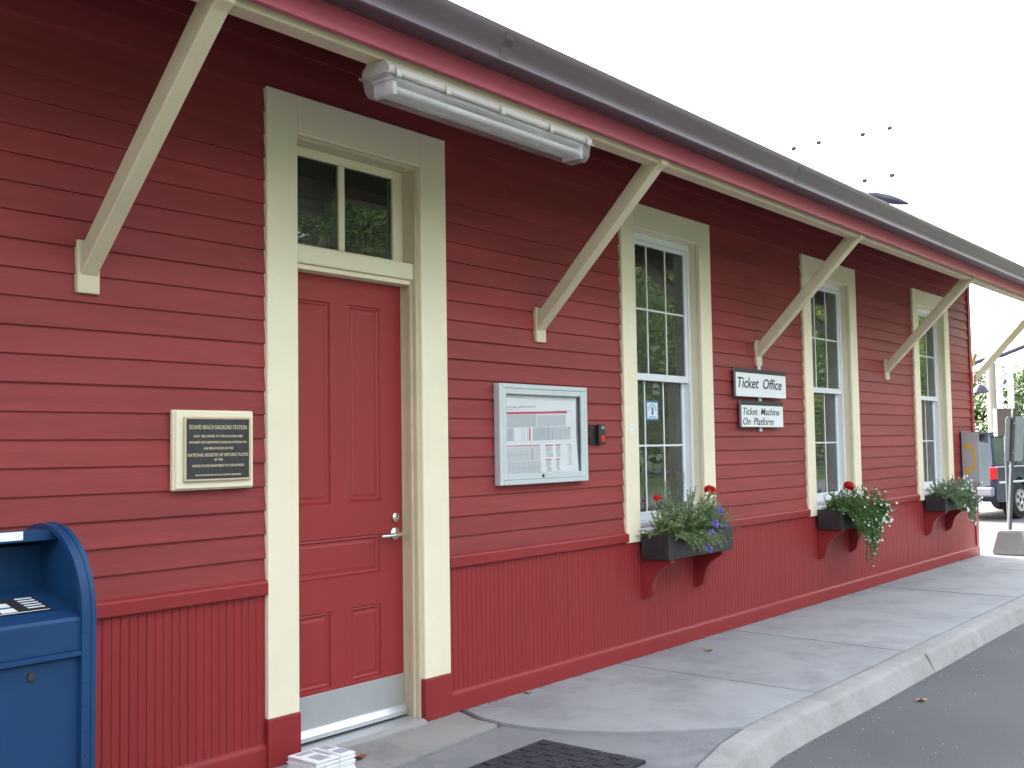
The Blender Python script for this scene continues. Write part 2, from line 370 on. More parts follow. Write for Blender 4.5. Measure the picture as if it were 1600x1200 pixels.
# first slab right of the arc joint
slab([(p[0]+.012, p[1]) for p in ARC[::-1]][0:0]+[(6.035, -.004)]+[(4.515, -.004)]+[(p[0]+.012, p[1]) for p in ARC]+[q for q in strip(5.045, 5.98, .012, .003)], 0, 'conc')
cuts = [6.0, 7.56, 10.6, 13.6, 17.5]
skew = {6.0: (6.04, 5.98), 7.56: (7.61, 7.49), 10.6: (10.62, 10.57), 13.6: (13.6, 13.6), 17.5: (17.5, 17.5)}
for a, b in zip(cuts, cuts[1:]):
    g = {6.0: .003, 7.56: .007}.get(a, .004); h = {7.56: .007}.get(b, .004)
    a0, a1 = skew[a]; b0, b1 = skew[b]
    xs = [a1+g]+[k[0] for k in KI if a1+g+.02 < k[0] < b1-h-.02]+[b1-h]
    slab([(b0-h, -.004), (a0+g, -.004)]+[(x, kin(x)+.006) for x in xs], random.uniform(-.002, .002), 'conc')
# door landing and the worn apron left of the arc
slab([(2.0, -.004), (2.0, -.50), (3.3, -.47), (4.0, -.40), (4.385, -.36), (4.40, -.2), (4.475, -.02), (4.475, -.004)], 0.0, 'conc2', 'door_landing')
ap = [(-2.9, -.51), (-2.9, -3.2), (1.55, -3.3)]+[(k[0], k[1]+.006) for k in KI if 1.6 <= k[0] < 5.0]+[(p[0]-.012, p[1]) for p in ARC[::-1] if p[1] < -.4]+[(4.38, -.39), (4.0, -.43), (3.3, -.50), (2.0, -.51)]
slab(ap, -.006, 'apron')
# kerb: stones swept along the polyline
kerb = tag(MB().box(1.7, 1.72, -3.24, -3.22, -.13, -.12).build('kerb', 'joint'), kind='structure'); kerb['_o'] = tuple(kerb.location)
def kerb_stone(i0, i1, t0=0.0, t1=1.0):
    mb = MB(); prof = [(.004, -.13), (.004, -.006), (.008, 0.0), (.06, .001), (.122, -.001), (.138, -.008), (.148, -.024), (.196, -.122), (.200, -.13)]
    st = []
    for i in range(i0, i1):
        a = Vector(KI[i]); b = Vector(KI[i+1]); n0 = knorm(i); n1 = knorm(i+1)
        k = max(1, int((b-a).length/.12))
        for j in range(k+(1 if i == i1-1 else 0)):
            t = j/k; st.append((a.lerp(b, t), n0.lerp(n1, t).normalized()))
    d = (st[1][0]-st[0][0]).normalized(); st[0] = (st[0][0]+d*.004, st[0][1]); d = (st[-1][0]-st[-2][0]).normalized(); st[-1] = (st[-1][0]-d*.004, st[-1][1])
    n = len(prof); vs = []; fs = []
    for q, (p, nn) in enumerate(st):
        e = .016*(random.random()-.5)-(.02*random.random() if random.random() < .12 else 0); h = .007*(random.random()-.5)
        for k, (o, z) in enumerate(prof):
            oo = o+(e if 3 < k < 7 else 0); zz = z+(h if 2 < k < 7 else 0)
            vs.append((p.x+nn.x*oo, p.y+nn.y*oo, zz))
    for q in range(len(st)-1):
        for k in range(n-1): fs.append((q*n+k, q*n+k+1, (q+1)*n+k+1, (q+1)*n+k))
    fs += [tuple(range(n))[::-1], tuple(range((len(st)-1)*n, len(st)*n))]
    mb.add(vs, fs)
    return mb.build('kerb_stone', 'kerb', kerb, smooth=True, angle=40)
for a, b in ((0, 3), (3, 10), (10, 12), (12, 13), (13, 14)): kerb_stone(a, b)

# ------------------------------------------------------------------ station building
X0, X1 = -2.0, 14.2
ZS = 3.60                      # wall top at the soffit
DOOR = (3.355, 4.200, 0.0, 2.935)
WIN = [6.168, 9.118, 12.022]; WW = 1.252; CW = .172
ZW0, ZW1 = .77, 3.105          # casing outer
bld = thing('station_building', (6, 0, 0), 'red clapboard station building with cream trim and deep bracketed eaves', 'building')
# backing wall with openings
wb = MB()
ops = [DOOR]+[(w_+CW, w_+WW-CW, .86, ZW1-CW) for w_ in WIN]
xs = X0
for (a, b, c, d) in ops:
    wb.box(xs, a, .004, .16, 0, ZS)
    if c > 0: wb.box(a, b, .004, .16, 0, c)
    wb.box(a, b, .004, .16, d, ZS)
    xs = b
wb.box(xs, X1-.004, .004, .16, 0, ZS)
wall = wb.build('wall', 'red', bld)
# clapboards
EXP = .1085
def board(x0, x1, z0, z1):
    mb = MB(); n = max(1, min(5, int((x1-x0)/.5))); ph = random.random()*6
    vs = []; fs = []
    t0 = .0125+random.uniform(-.0015, .003)
    for i in range(n+1):
        x = lerp(x0, x1, i/n); s = .0016*math.sin(ph+i*1.7)+random.uniform(-.0006, .0006); q = random.uniform(-.0008, .0012)
        vs += [(x, .003, z0+s), (x, -t0-q, z0+s), (x, -t0-q, z0+s+.004), (x, -.0015, z1+.006), (x, .003, z1+.006)]
    for i in range(n):
        o = i*5
        for k in range(4): fs.append((o+k, o+5+k, o+6+k, o+k+1))
    fs += [(4, 3, 2, 1, 0), tuple(n*5+k for k in range(5))]
    mb.add(vs, fs); return mb.build('clapboard', 'clap', wall)
segs_side = [(X0, 3.174), (4.402, WIN[0]-.002), (WIN[0]+WW+.002, WIN[1]-.002), (WIN[1]+WW+.002, WIN[2]-.002), (WIN[2]+WW+.002, X1-.10)]
zk = [.84]+[.94+EXP*k for k in range(26)]
for a, b in zip(zk, zk[1:]):
    if a > ZS-.06: break
    b = min(b, ZS-.02)
    if a > 3.10: sg = [(X0, 3.4), (3.4, 7.2), (7.2, 10.9), (10.9, X1-.10)]
    else: sg = list(segs_side)
    for (p, q) in sg:
        if p == X0 and a < 3.1:
            j = random.choice((.2, .9, 1.5)); board(p, j-.001, a, b); board(j+.001, q, a, b)
        elif q-p > 1.6 and random.random() < .35:
            j = p+random.uniform(.5, q-p-.5); board(p, j-.0008, a, b); board(j+.0008, q, a, b)
        else: board(p, q, a, b)
# small infill above door / window heads between 3.10 and the next course
MB().box(X0, X1-.1, -.004, .003, 3.09, 3.11).build('siding_gap_strip', 'clap', bld)
# wainscot boards
BW = .0395
def bead(mb, x, z0=.10, z1=.80):
    w_ = BW-.0005
    pr = [(x, .003), (x, -.0052), (x+.0035, -.0085), (x+w_-.0035, -.0085), (x+w_, -.0052), (x+w_, .003)]
    mb.prism(pr, 2, z0, z1); return mb
board_me = None
def bead_obj(x):
    global board_me
    if board_me is None:
        ob = bead(MB(), 0).build('wainscot_board', 'red'); COL.objects.unlink(ob); board_me = ob.data
        off = Vector(ob.location); board_me.transform(Matrix.Translation(off)); bpy.data.objects.remove(ob)
    o = bpy.data.objects.new('wainscot_board', board_me); COL.objects.link(o); o.parent = wall
    o.location = Vector((x, random.uniform(-.0012, .0008), 0))-Vector(bld.location); o['_o'] = (x, 0, 0)
x = 1.7
while x+BW < 3.176: bead_obj(x); x += BW
last = x
x = 4.404; cnt = 0; rest = MB()
while x+BW < X1-.10:
    if cnt < 230: bead_obj(x)
    else: bead(rest, x)
    x += BW; cnt += 1
endx = x
x = 1.7-BW
while x > X0: bead(rest, x); x -= BW
tag(rest.build('wainscot_boards_far', 'red', wall), kind='stuff')
for a, b in ((last-.001, 3.176), (endx-.001, X1-.1)): MB().box(a, b, -.006, .003, .1, .8).build('wainscot_filler', 'red', bld)
# belt rail, base board, corner board
def rail(x0, x1, name, prof, m='red'):
    return MB().prism(prof, 0, x0, x1).build(name, m, bld)
belt = [(.003, .775), (-.028, .775), (-.032, .779), (-.033, .828), (-.029, .836), (-.020, .842), (.003, .850)]
base = [(.003, .0), (-.022, .0), (-.022, .088), (-.020, .097), (-.012, .107), (-.010, .115), (.003, .118)]
rail(X0, 3.172, 'belt_rail', belt); rail(4.404, WIN[0]+.02, 'belt_rail', belt)
rail(WIN[0]+WW-.02, WIN[1]+.02, 'belt_rail', belt); rail(WIN[1]+WW-.02, WIN[2]+.02, 'belt_rail', belt); rail(WIN[2]+WW-.02, X1-.1, 'belt_rail', belt)
rail(X0, 3.170, 'base_board', base); rail(4.405, 9.0, 'base_board', base); rail(9.001, X1+.03, 'base_board', base)
MB().box(X1-.10, X1, -.024, .15, .12, ZS, .003).build('corner_board', 'red', bld)
MB().tube([(X1+.05, .02, .05), (X1+.05, .02, 2.3), (X1+.05, -.05, 2.5)], .028, 8).build('conduit_pipe', 'cream2', bld, smooth=True)
# end and rear walls, interior
MB().box(X1-.16, X1-.006, .161, 8, 0, ZS).box(X0, X1, 8, 8.15, 0, ZS).box(X0-.15, X0-.002, .0, 8.15, 0, ZS).build('end_wall', 'red', bld)
gm = MB(); gm.prism([(0.01, ZS+.001), (8.1, ZS+.001), (4.05, ZS+2.1)], 0, X1-.15, X1-.01); gm.prism([(0.01, ZS+.001), (8.1, ZS+.001), (4.05, ZS+2.1)], 0, X0-.14, X0); gm.build('gable', 'red', bld)
MB().box(X0, X1-.17, .17, 7.99, -.05, .02).build('interior_floor', 'infloor', bld)
ceil = MB().box(X0, X1-.17, .17, 7.99, 3.3, 3.35); [ceil.box(X0, X1-.17, y, y+.12, 3.2, 3.299) for y in (1.2, 2.6, 4.0, 5.4)]
ceil.build('interior_ceiling', 'inwall', bld)
iw = MB().box(X0, X1-.17, 5.2, 5.3, .02, 3.19); iw.box(5.0, 5.1, .17, 5.19, .02, 3.19); iw.box(8.4, 8.5, .17, 5.19, .02, 3.19); iw.box(11.3, 11.4, .17, 5.19, .02, 3.19)
iw.build('interior_wall', 'inwall', bld)

# ---- door
def rect_frame(mb, x0, x1, z0, z1, y0, y1, wl, wr, wt, wb_, b=.003):
    if wl: mb.box(x0, x0+wl, y0, y1, z0, z1, b)
    if wr: mb.box(x1-wr, x1, y0, y1, z0, z1, b)
    if wt: mb.box(x0+wl+.0005, x1-wr-.0005, y0, y1, z1-wt, z1, b)
    if wb_: mb.box(x0+wl+.0005, x1-wr-.0005, y0, y1, z0, z0+wb_, b)
    return mb
LY = .105                       # door leaf face
dfr = MB()
dfr.box(3.355, 3.372, -.002, .17, .0, 2.934); dfr.box(4.183, 4.200, -.002, .17, .0, 2.934); dfr.box(3.3725, 4.1825, -.002, .17, 2.917, 2.934)
# door stops and the slim inner bead
dfr.box(4.166, 4.1825, LY+.001, .165, .02, 2.31, .003)
dfr.box(3.3725, 3.389, LY+.001, .165, .02, 2.31, .003)
dfr.box(4.172, 4.1825, .022, .050, .0, 2.33, .004)
door_frame = dfr.build('door_frame', 'cream2', bld)
cas = MB()
cas.box(3.174, 3.356, -.030, .002, .217, 3.12, .004); cas.box(4.199, 4.402, -.030, .002, .217, 3.12, .004); cas.box(3.3565, 4.1985, -.030, .002, 2.936, 3.12, .004)
cas.build('casing', 'cream', door_frame)
for a, b in ((3.170, 3.360), (4.195, 4.406)): MB().box(a, b, -.036, .006, .0, .216, .004).build('plinth_block', 'red', door_frame)
tb = MB().box(3.3725, 4.1825, .012, .150, 2.325, 2.412, .004); tb.box(3.3725, 4.1825, .03, .150, 2.298, 2.324, .003)
tb.build('transom_bar', 'cream', door_frame)
ts = rect_frame(MB(), 3.373, 4.182, 2.413, 2.916, .085, .125, .055, .075, .045, .02); ts.box(3.722, 3.762, .085, .125, 2.4335, 2.8705, .004)
transom = ts.build('transom_window', 'cream', bld)
for a, b in ((3.428, 3.722), (3.762, 4.107)): MB().box(a, b, .100, .106, 2.433, 2.871).build('pane', 'glass', transom)
# leaf: grid with sunk panels
def panel_leaf(x0, x1, z0, z1, y, th, cells, name, m, parent):
    xs = sorted({x0, x1}|{c[0] for c in cells}|{c[1] for c in cells}); zs = sorted({z0, z1}|{c[2] for c in cells}|{c[3] for c in cells})
    mb = MB()
    def inside(xa, za): return any(c[0] < xa < c[1] and c[2] < za < c[3] for c in cells)
    for i in range(len(xs)-1):
        for j in range(len(zs)-1):
            a, b, c, d = xs[i], xs[i+1], zs[j], zs[j+1]
            if not inside((a+b)/2, (c+d)/2): mb.add([(a, y, c), (b, y, c), (b, y, d), (a, y, d)], [(0, 1, 2, 3)])
    for (a, b, c, d) in cells:
        rings = [(0, 0), (.004, .007), (.013, .004), (.021, .011), (.030, .011), (.040, .008)]
        vs = []
        for (i_, dy) in rings: vs += [(a+i_, y+dy, c+i_), (b-i_, y+dy, c+i_), (b-i_, y+dy, d-i_), (a+i_, y+dy, d-i_)]
        fs = [(4*k+e, 4*k+(e+1) % 4, 4*k+4+(e+1) % 4, 4*k+4+e) for k in range(len(rings)-1) for e in range(4)]
        n = 4*(len(rings)-1); fs.append((n, n+1, n+2, n+3)); mb.add(vs, fs)
    mb.box(x0, x1, y+.012, y+th, z0, z1)
    mb.add([(x0, y, z0), (x0, y+.012, z0), (x0, y+.012, z1), (x0, y, z1)], [(0, 1, 2, 3)]); mb.add([(x1, y, z0), (x1, y+.012, z0), (x1, y+.012, z1), (x1, y, z1)], [(3, 2, 1, 0)])
    return mb.build(name, m, parent)
cells = [(3.452, 3.672, 1.155, 2.165), (3.795, 4.022, 1.155, 2.165), (3.452, 4.010, .785, .985), (3.455, 3.668, .258, .628), (3.803, 4.014, .258, .628)]
door = panel_leaf(3.3735, 4.176, .045, 2.296, LY, .045, cells, 'door', 'door', bld)
kp = MB().box(3.376, 4.172, LY-.004, LY-.0005, .075, .242, .001).build('kick_plate', 'alum', door)
MB().prism([(LY-.0005, .035), (LY-.030, .035), (LY-.030, .055), (LY-.012, .082), (LY-.0045, .086), (LY-.0045, .074), (LY-.0005, .074)], 0, 3.374, 4.174).build('drip_sweep', 'alum', door)
h = MB().lathe([(.0, 0), (.033, 0), (.033, .006), (.026, .012), (.012, .014), (.012, .045)], (4.118, LY, .978), (0, -1, 0), 20)
h.tube([(4.118, LY-.045, .978), (4.10, LY-.052, .978), (4.06, LY-.050, .976), (4.015, LY-.046, .973), (3.998, LY-.030, .972)], [.012, .012, .010, .009, .008], 10)
h.build('handle', 'chrome', door, smooth=True)
MB().lathe([(0, 0), (.024, 0), (.024, .010), (.016, .014), (.0, .014)], (4.120, LY, 1.064), (0, -1, 0), 18).build('deadbolt', 'chrome', door, smooth=True)
MB().prism([(.16, .0), (-.06, .0), (-.06, .008), (-.035, .022), (.10, .024), (.16, .024)], 0, 3.3735, 4.1815).build('threshold', 'alum', door_frame)

# ---- windows (one built, two copied)
def make_window(wx):
    a, b = wx+CW, wx+WW-CW
    fr = MB()
    rect_frame(fr, a+.0065, b-.0065, .86, ZW1-CW-.0065, .056, .16, .024, .024, .045, .03, .003)
    win = fr.build('window', 'vinyl', bld)
    c = MB()
    c.box(wx, a+.001, -.030, .004, ZW0, ZW1, .004); c.box(b-.001, wx+WW, -.030, .004, ZW0, ZW1, .004); c.box(a+.0015, b-.0015, -.030, .004, ZW1-CW-.001, ZW1, .004)
    c.box(a-.0005, a+.006, .0045, .158, .865, ZW1-CW); c.box(b-.006, b+.0005, .0045, .158, .865, ZW1-CW); c.box(a+.006, b-.006, .0045, .158, ZW1-CW-.006, ZW1-CW)
    c.build('casing', 'cream', win)
    MB().prism([(.03, .862), (-.05, .845), (-.05, .825), (.03, .835)], 0, a+.002, b-.002).build('sill', 'vinyl', win)
    ua, ub = a+.031, b-.031
    def sash(z0, z1, y, nm, rb, rt):
        s = rect_frame(MB(), ua, ub, z0, z1, y, y+.032, .034, .034, rt, rb, .003).build(nm, 'vinyl', win)
        ga, gb, gz0, gz1 = ua+.034, ub-.034, z0+rb, z1-rt
        xs = [ga+(gb-ga)*k/3 for k in range(4)]; zs = [gz0, (gz0+gz1)/2, gz1]
        for k in (1, 2): MB().box(xs[k]-.0065, xs[k]+.0065, y+.008, y+.024, gz0, gz1, .002).build('muntin', 'vinyl', win)
        MB().box(ga, gb, y+.0085, y+.0235, zs[1]-.007, zs[1]+.007, .002).build('muntin', 'vinyl', win)
        for k in range(3):
            for j in range(2):
                e0 = .0065 if k > 0 else 0; e1 = .0065 if k < 2 else 0; g0 = .007 if j > 0 else 0; g1 = .007 if j < 1 else 0
                MB().box(xs[k]+e0, xs[k+1]-e1, y+.014, y+.018, zs[j]+g0, zs[j+1]-g1).build('pane', 'glass', win)
    sash(1.882, ZW1-CW-.053, .070, 'upper_sash', .05, .03)
    sash(.892, 1.925, .108, 'lower_sash', .06, .04)
    return win
w1 = make_window(WIN[0])
for k in (1, 2): copy_tree(w1, (WIN[k]-WIN[0], 0, 0), bld)

# ---- eaves: soffit, beam, fascia, gutter, roof
XE0, XE1 = -2.6, 15.05
PT = .55
def sof(y): return 3.078+PT*(y+.86)
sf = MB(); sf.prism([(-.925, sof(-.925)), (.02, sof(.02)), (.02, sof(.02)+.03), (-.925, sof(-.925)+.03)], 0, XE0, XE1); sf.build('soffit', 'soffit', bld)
MB().box(XE0, XE1, -.905, -.815, 3.002, 3.076, .004).build('eave_beam', 'cream2', bld)
MB().box(XE0, XE1, -.952, -.927, 3.022, 3.21, .003).build('fascia', 'fascia', bld)
g = MB()
gp = [(-.954, 3.235), (-.954, 3.118), (-1.045, 3.112), (-1.060, 3.112), (-1.066, 3.118), (-1.063, 3.126), (-1.066, 3.150), (-1.074, 3.178), (-1.096, 3.205), (-1.104, 3.232), (-1.105, 3.252), (-1.098, 3.258), (-1.088, 3.252), (-1.088, 3.240), (-1.082, 3.215), (-1.062, 3.185), (-1.050, 3.130), (-.962, 3.130), (-.962, 3.235)]
g.prism(gp, 0, XE0-.02, XE1+.02); gut = g.build('gutter', 'gutter', bld, smooth=True, angle=32)
for x in (.6, 3.65, 6.7, 9.75, 12.8):
    c0 = Vector((-1.01, 3.185)); MB().prism([(c0.x+(p[0]-c0.x)*1.02, c0.y+(p[1]-c0.y)*1.02) for p in gp[1:10]]+[(c0.x+(p[0]-c0.x)*.99, c0.y+(p[1]-c0.y)*.99) for p in gp[9:0:-1]], 0, x-.03, x+.03).build('seam_band', 'gutter', gut)
rf = MB(); rp = [(-.99, 3.262), (4.05, 3.262+PT*5.04), (9.09, 3.262), (9.0, 3.17), (4.05, 3.14+PT*5.04), (-.926, 3.205)]
rf.prism(rp, 0, XE0, XE1); rf.build('roof', 'shingle', bld)
MB().box(XE1-.03, XE1-.001, -.81, -.815+.1, 3.08, 3.1).build('rake_block', 'cream2', bld)
# brackets
def bracket(x, dirx=0.0, diry=-1.0, reach=.86, xw=.074, plate=True):
    y0 = -.028; d = Vector((dirx, diry)).normalized()
    mb = MB(); hw = xw/2; sx = Vector((-d.y, d.x))
    # side profile (distance from wall, height): sawn timber with seat cuts
    pr = [(.0, 2.128), (.0, 2.238), (reach-.045, 3.075), (reach+.030, 3.075), (reach+.036, 3.001), (reach-.01, 2.975)]
    vs = []
    for s_ in (-1, 1):
        for (o, z) in pr:
            p = Vector((x, y0))+d*o+sx*(hw*s_); vs.append((p.x, p.y, z))
    n = len(pr); fs = [tuple(range(n)), tuple(range(n, 2*n))[::-1]]+[(i, n+i, n+(i+1) % n, (i+1) % n) for i in range(n)]
    bm = bmesh.new(); bv = [bm.verts.new(v) for v in vs]
    for f in fs: bm.faces.new([bv[i] for i in f])
    bmesh.ops.recalc_face_normals(bm, faces=bm.faces[:])
    bmesh.ops.bevel(bm, geom=bm.edges[:], offset=.006, segments=1, affect='EDGES')
    mb.bm(bm); br = mb.build('bracket', 'cream2', bld)
    if plate: MB().box(x-.048, x+.048, -.029, -.002, 2.058, 2.268, .003).build('wall_plate', 'cream2', br)
    return br
for i in range(4): bracket(2.292+2.965*i)
bracket(14.2, .86, -.52, 1.0, .074, False)

# ------------------------------------------------------------------ wall things
# fluorescent fixture screwed under the eave beam
fx = thing('light_fixture', (3.77, -.87, 2.84), 'long weathered fluorescent light fixture with clear cover under the eave', 'light')
FY = -.868
MB().prism([(FY-.078, 2.945), (FY-.078, 2.972), (FY-.050, 3.001), (FY+.050, 3.001), (FY+.078, 2.972), (FY+.078, 2.945)], 0, 3.055, 4.495).build('housing', 'houseplastic', fx)
pr = [(FY-.074, 2.944), (FY-.074, 2.922), (FY-.066, 2.880), (FY-.046, 2.858), (FY+.046, 2.858), (FY+.066, 2.880), (FY+.074, 2.918), (FY+.074, 2.944)]
n = len(pr); dv = MB()
def ring(x, k): return [(x, FY+(p[0]-FY)*k, 2.944-(2.944-p[1])*k) for p in pr]
vs = ring(3.050, .90)+ring(3.062, 1)+ring(4.482, 1)+ring(4.494, .90)
dv.add(vs, [(k*n+i, k*n+i+1, (k+1)*n+i+1, (k+1)*n+i) for k in range(3) for i in range(n-1)]+[tuple(range(n)), tuple(range(3*n, 4*n))[::-1]])
dv.build('diffuser', 'diffuser', fx)
MB().box(3.040, 4.505, FY-.084, FY-.0785, 2.936, 2.950, .002).build('rim', 'diffuser', fx)
MB().box(3.040, 4.505, FY+.0785, FY+.084, 2.936, 2.950, .002).build('rim', 'diffuser', fx)
for y in (FY-.036, FY+.036): MB().tube([(3.12, y, 2.895), (4.42, y, 2.895)], .017, 10).build('tube', 'tube', fx, smooth=True)
for x in (3.11, 4.43): MB().box(x-.012, x+.012, FY-.058, FY+.058, 2.868, 2.925, .003).build('lamp_holder', 'white', fx)
MB().box(3.09, 4.45, FY-.06, FY+.06, 2.930, 2.942).build('reflector', 'white', fx)
for x in (3.10, 3.40, 3.77, 4.14, 4.45):
    MB().prism([(FY-.086, 2.928), (FY-.092, 2.934), (FY-.090, 2.960), (FY-.079, 2.972), (FY-.0785, 2.951), (FY-.0845, 2.951), (FY-.0845, 2.930)], 0, x-.012, x+.012).build('clip', 'houseplastic', fx)

# plaque
pq = thing('wall_plaque', (2.87, -.03, 1.26), 'dark bronze historic register plaque in cream frame beside the door', 'plaque')
fb = MB().box(2.672, 3.086, -.036, -.012, 1.262, 1.604, .004); fb.box(2.680, 3.080, -.046, -.0365, 1.268, 1.598, .005)
fb.build('backing_board', 'cream', pq)
rect_frame(MB(), 2.713, 3.057, 1.299, 1.574, -.061, -.0465, .010, .010, .010, .010, .003).build('rim', 'gold', pq)
MB().box(2.7235, 3.0465, -.057, -.0465, 1.3095, 1.5635).build('plate', 'bronze', pq)
LN = [('SOUND BEACH RAILROAD STATION', 1.522, .0245, .298), ('BUILT 1882, MOVED TO THIS LOCATION 1889', 1.487, .0135, .252), ('RENAMED OLD GREENWICH RAILROAD STATION 1931', 1.461, .0135, .296), ('HAS BEEN PLACED ON THE', 1.435, .0135, .152), ('NATIONAL REGISTER OF HISTORIC PLACES', 1.405, .0185, .312), ('BY THE', 1.386, .0135, .042), ('UNITED STATES DEPARTMENT OF THE INTERIOR', 1.360, .0140, .270), ('WITH THE COOPERATION OF THE OLD GREENWICH ASSOCIATION', 1.322, .0090, .236)]
for t, z, s_, wd in LN: text('lettering', t, 2.885, -.058, z, s_*1.05, 'gold', pq, align='CENTER', width=wd, off=.0003, ext=.0008)

# notice case
nc = thing('notice_case', (5.25, -.03, 1.2), 'silver glazed notice case holding a train timetable, right of the door', 'notice case')
CX0, CX1, CZ0, CZ1 = 4.812, 5.690, 1.204, 1.794
case = MB(); case.box(CX0, CX1, -.018, -.013, CZ0, CZ1)
rect_frame(case, CX0, CX1, CZ0, CZ1, -.058, -.0185, .030, .030, .028, .028, .004); case.build('case', 'casealum', nc)
dr = rect_frame(MB(), CX0+.031, CX1-.031, CZ0+.029, CZ1-.029, -.056, -.040, .034, .036, .032, .036, .003).build('case_door', 'casealum', nc)
MB().box(4.876, 5.624, -.049, -.0465, 1.268, 1.734).build('glass', 'caseglass', dr)
MB().lathe([(0, 0), (.010, 0), (.010, .004), (0, .004)], (5.215, -.056, 1.250), (0, -1, 0), 12).build('lock', 'bronze', dr)
pp = MB(); N = 8
for i in range(N+1):
    t = i/N; x1 = 5.600+.020*(1-t)**1.5-.012*math.sin(t*3.1); z = lerp(1.266, 1.728, t)
    pp.v += [(4.872, -.026, z), (x1-.05, -.026, z), (x1, -.034, z)]
for i in range(N):
    for k in range(2): pp.f.append((i*3+k, i*3+k+1, i*3+3+k+1, i*3+3+k)); pp.mi.append(0)
paper = pp.build('timetable', 'paper', nc)
def pu(u, v):
    k = lerp(.055, -.005, min(1, max(0, (v-50)/1055))); v = v-(u-70)*k
    return 4.873+(u-70)/1020*.725, 1.728-(v-50)/1055*.460
prints = {k: MB() for k in ('pgrey', 'plight', 'pred', 'pline', 'ink', 'paper')}
YP = {'pgrey': -.0264, 'plight': -.0268, 'paper': -.0270, 'pred': -.0274, 'pline': -.0276, 'ink': -.0278}
def pr_(c, u0, v0, u1, v1):
    q = [pu(u0, v1), pu(u1, v1), pu(u1, v0), pu(u0, v0)]; prints[c].add([(a, YP[c], b) for a, b in q], [(0, 1, 2, 3)])
pr_('pred', 75, 282, 965, 312); pr_('pgrey', 95, 320, 520, 490); pr_('plight', 525, 330, 950, 490); pr_('pgrey', 95, 495, 1015, 670)
pr_('paper', 215, 490, 470, 672); pr_('plight', 840, 515, 1015, 670); pr_('pred', 418, 500, 436, 670)
for u in (320, 350, 395, 470): pr_('pline', u, 495, u+5, 670)
for u in (680, 690, 740): pr_('pline', u, 500, u+7, 665)
pr_('pred', 85, 730, 560, 742)
for u in range(125, 560, 24): pr_('pline', u, 768, u+4, 925); pr_('pline', u+8, 955, u+12, 1100)
for u in range(137, 560, 24): pr_('pgrey', u, 768, u+5, 925); pr_('pgrey', u+6, 955, u+14, 1100)
pr_('pred', 455, 768, 464, 925)
for v in (760, 850, 930, 948, 1030): pr_('pline', 85, v, 570, v+3)
for (u0, u1, v0) in ((640, 750, 732), (785, 860, 732), (640, 725, 925), (790, 848, 925)):
    pr_('pred', u0, v0, u1, v0+16); pr_('pgrey', u0+12, v0+30, u1-5, v0+85); pr_('pline', u0, v0+95, u1-15, v0+100); pr_('pgrey', u0+30, v0+108, u1, v0+165)
    pr_('pline', u0+20, v0+30, u0+24, v0+165)
pr_('pline', 770, 275, 1030, 279); pr_('ink', 980, 510, 1015, 518); pr_('pline', 940, 735, 1020, 742); pr_('pline', 950, 1000, 1035, 1008)
pr_('plight', 980, 745, 1025, 990)
rp_ = random.Random(5)
for (u0, u1, v0, v1, dv_) in ((110, 510, 335, 480, 17), (540, 940, 345, 480, 15), (105, 205, 510, 665, 14), (490, 670, 510, 665, 14), (850, 1005, 530, 665, 14), (70, 300, 240, 262, 12)):
    v = v0
    while v < v1:
        u = u0
        while u < u1-12:
            l_ = rp_.uniform(8, 34); pr_('pline', u, v, min(u+l_, u1), v+4); u += l_+rp_.uniform(4, 16)
        v += dv_
for k, mb in prints.items():
    if mb.v: mb.build('print', k, paper)
tx, tz = pu(62, 222)
hd_ = MB(); u = 62
while u < 505:
    l_ = rp_.uniform(14, 46); q = [pu(u, 224), pu(min(u+l_, 510), 224), pu(min(u+l_, 510), 208), pu(u, 208)]; hd_.add([(x_, -.0279, z_) for x_, z_ in q], [(0, 1, 2, 3)]); u += l_+9
hd_.build('heading', 'pline', paper)

# card reader
cr_ = thing('card_reader', (5.83, -.03, 1.43), 'small black wall box with red button right of the notice case', 'card reader')
MB().box(5.765, 5.905, -.020, -.012, 1.432, 1.560, .002).build('back_plate', 'black', cr_)
MB().box(5.835, 5.908, -.048, -.0205, 1.434, 1.562, .005).build('housing', 'black', cr_)
MB().box(5.852, 5.895, -.050, -.0482, 1.462, 1.490, .001).lathe([(0, 0), (.018, 0), (.016, .004), (0, .004)], (5.873, -.0483, 1.462), (0, -1, 0), 14).build('button', 'redplastic', cr_)
MB().box(5.858, 5.892, -.0495, -.0482, 1.532, 1.550).build('sticker', 'signback', cr_)

# ticket signs on a flat strap
def sign(name, label, x0, x1, z0, z1, lines, strap):
    t = thing(name, ((x0+x1)/2, -.05, z0), label, 'sign')
    MB().box(x0, x1, -.050, -.030, z0, z1, .002).build('panel', 'signback', t)
    MB().box(x0+.003, x1-.002, -.0520, -.0502, z0+.004, z1-.036, .0).build('face', 'white', t)
    MB().box(x0, x1, -.0535, -.0502, z1-.034, z1).build('header_band', 'ink', t)
    for (s_, x, z, size, wd) in lines: words(s_, x, -.0535, z, size, 'ink', t, wd, .22, .0012 if size > .1 else .0002, .0004)
    xc = 8.215
    for a, b in strap: MB().box(xc-.022, xc+.022, -.029, -.013, a, b, .001).build('strap', 'casealum', t)
    return t
sign('ticket_office_sign', 'white Ticket Office sign hanging below the third eave bracket', 7.745, 8.657, 1.795, 2.022, [('Ticket  Office', 7.772, 1.868, .118, .800)], ((1.80, 2.057), (1.767, 1.799)))
sign('ticket_machine_sign', 'smaller white Ticket Machine On Platform sign, lower of the two', 7.828, 8.588, 1.552, 1.764, [('Ticket  Machine', 7.850, 1.652, .082, .665), ('On  Platform', 7.850, 1.572, .082, .548)], ((1.56, 1.76), (1.520, 1.555)))

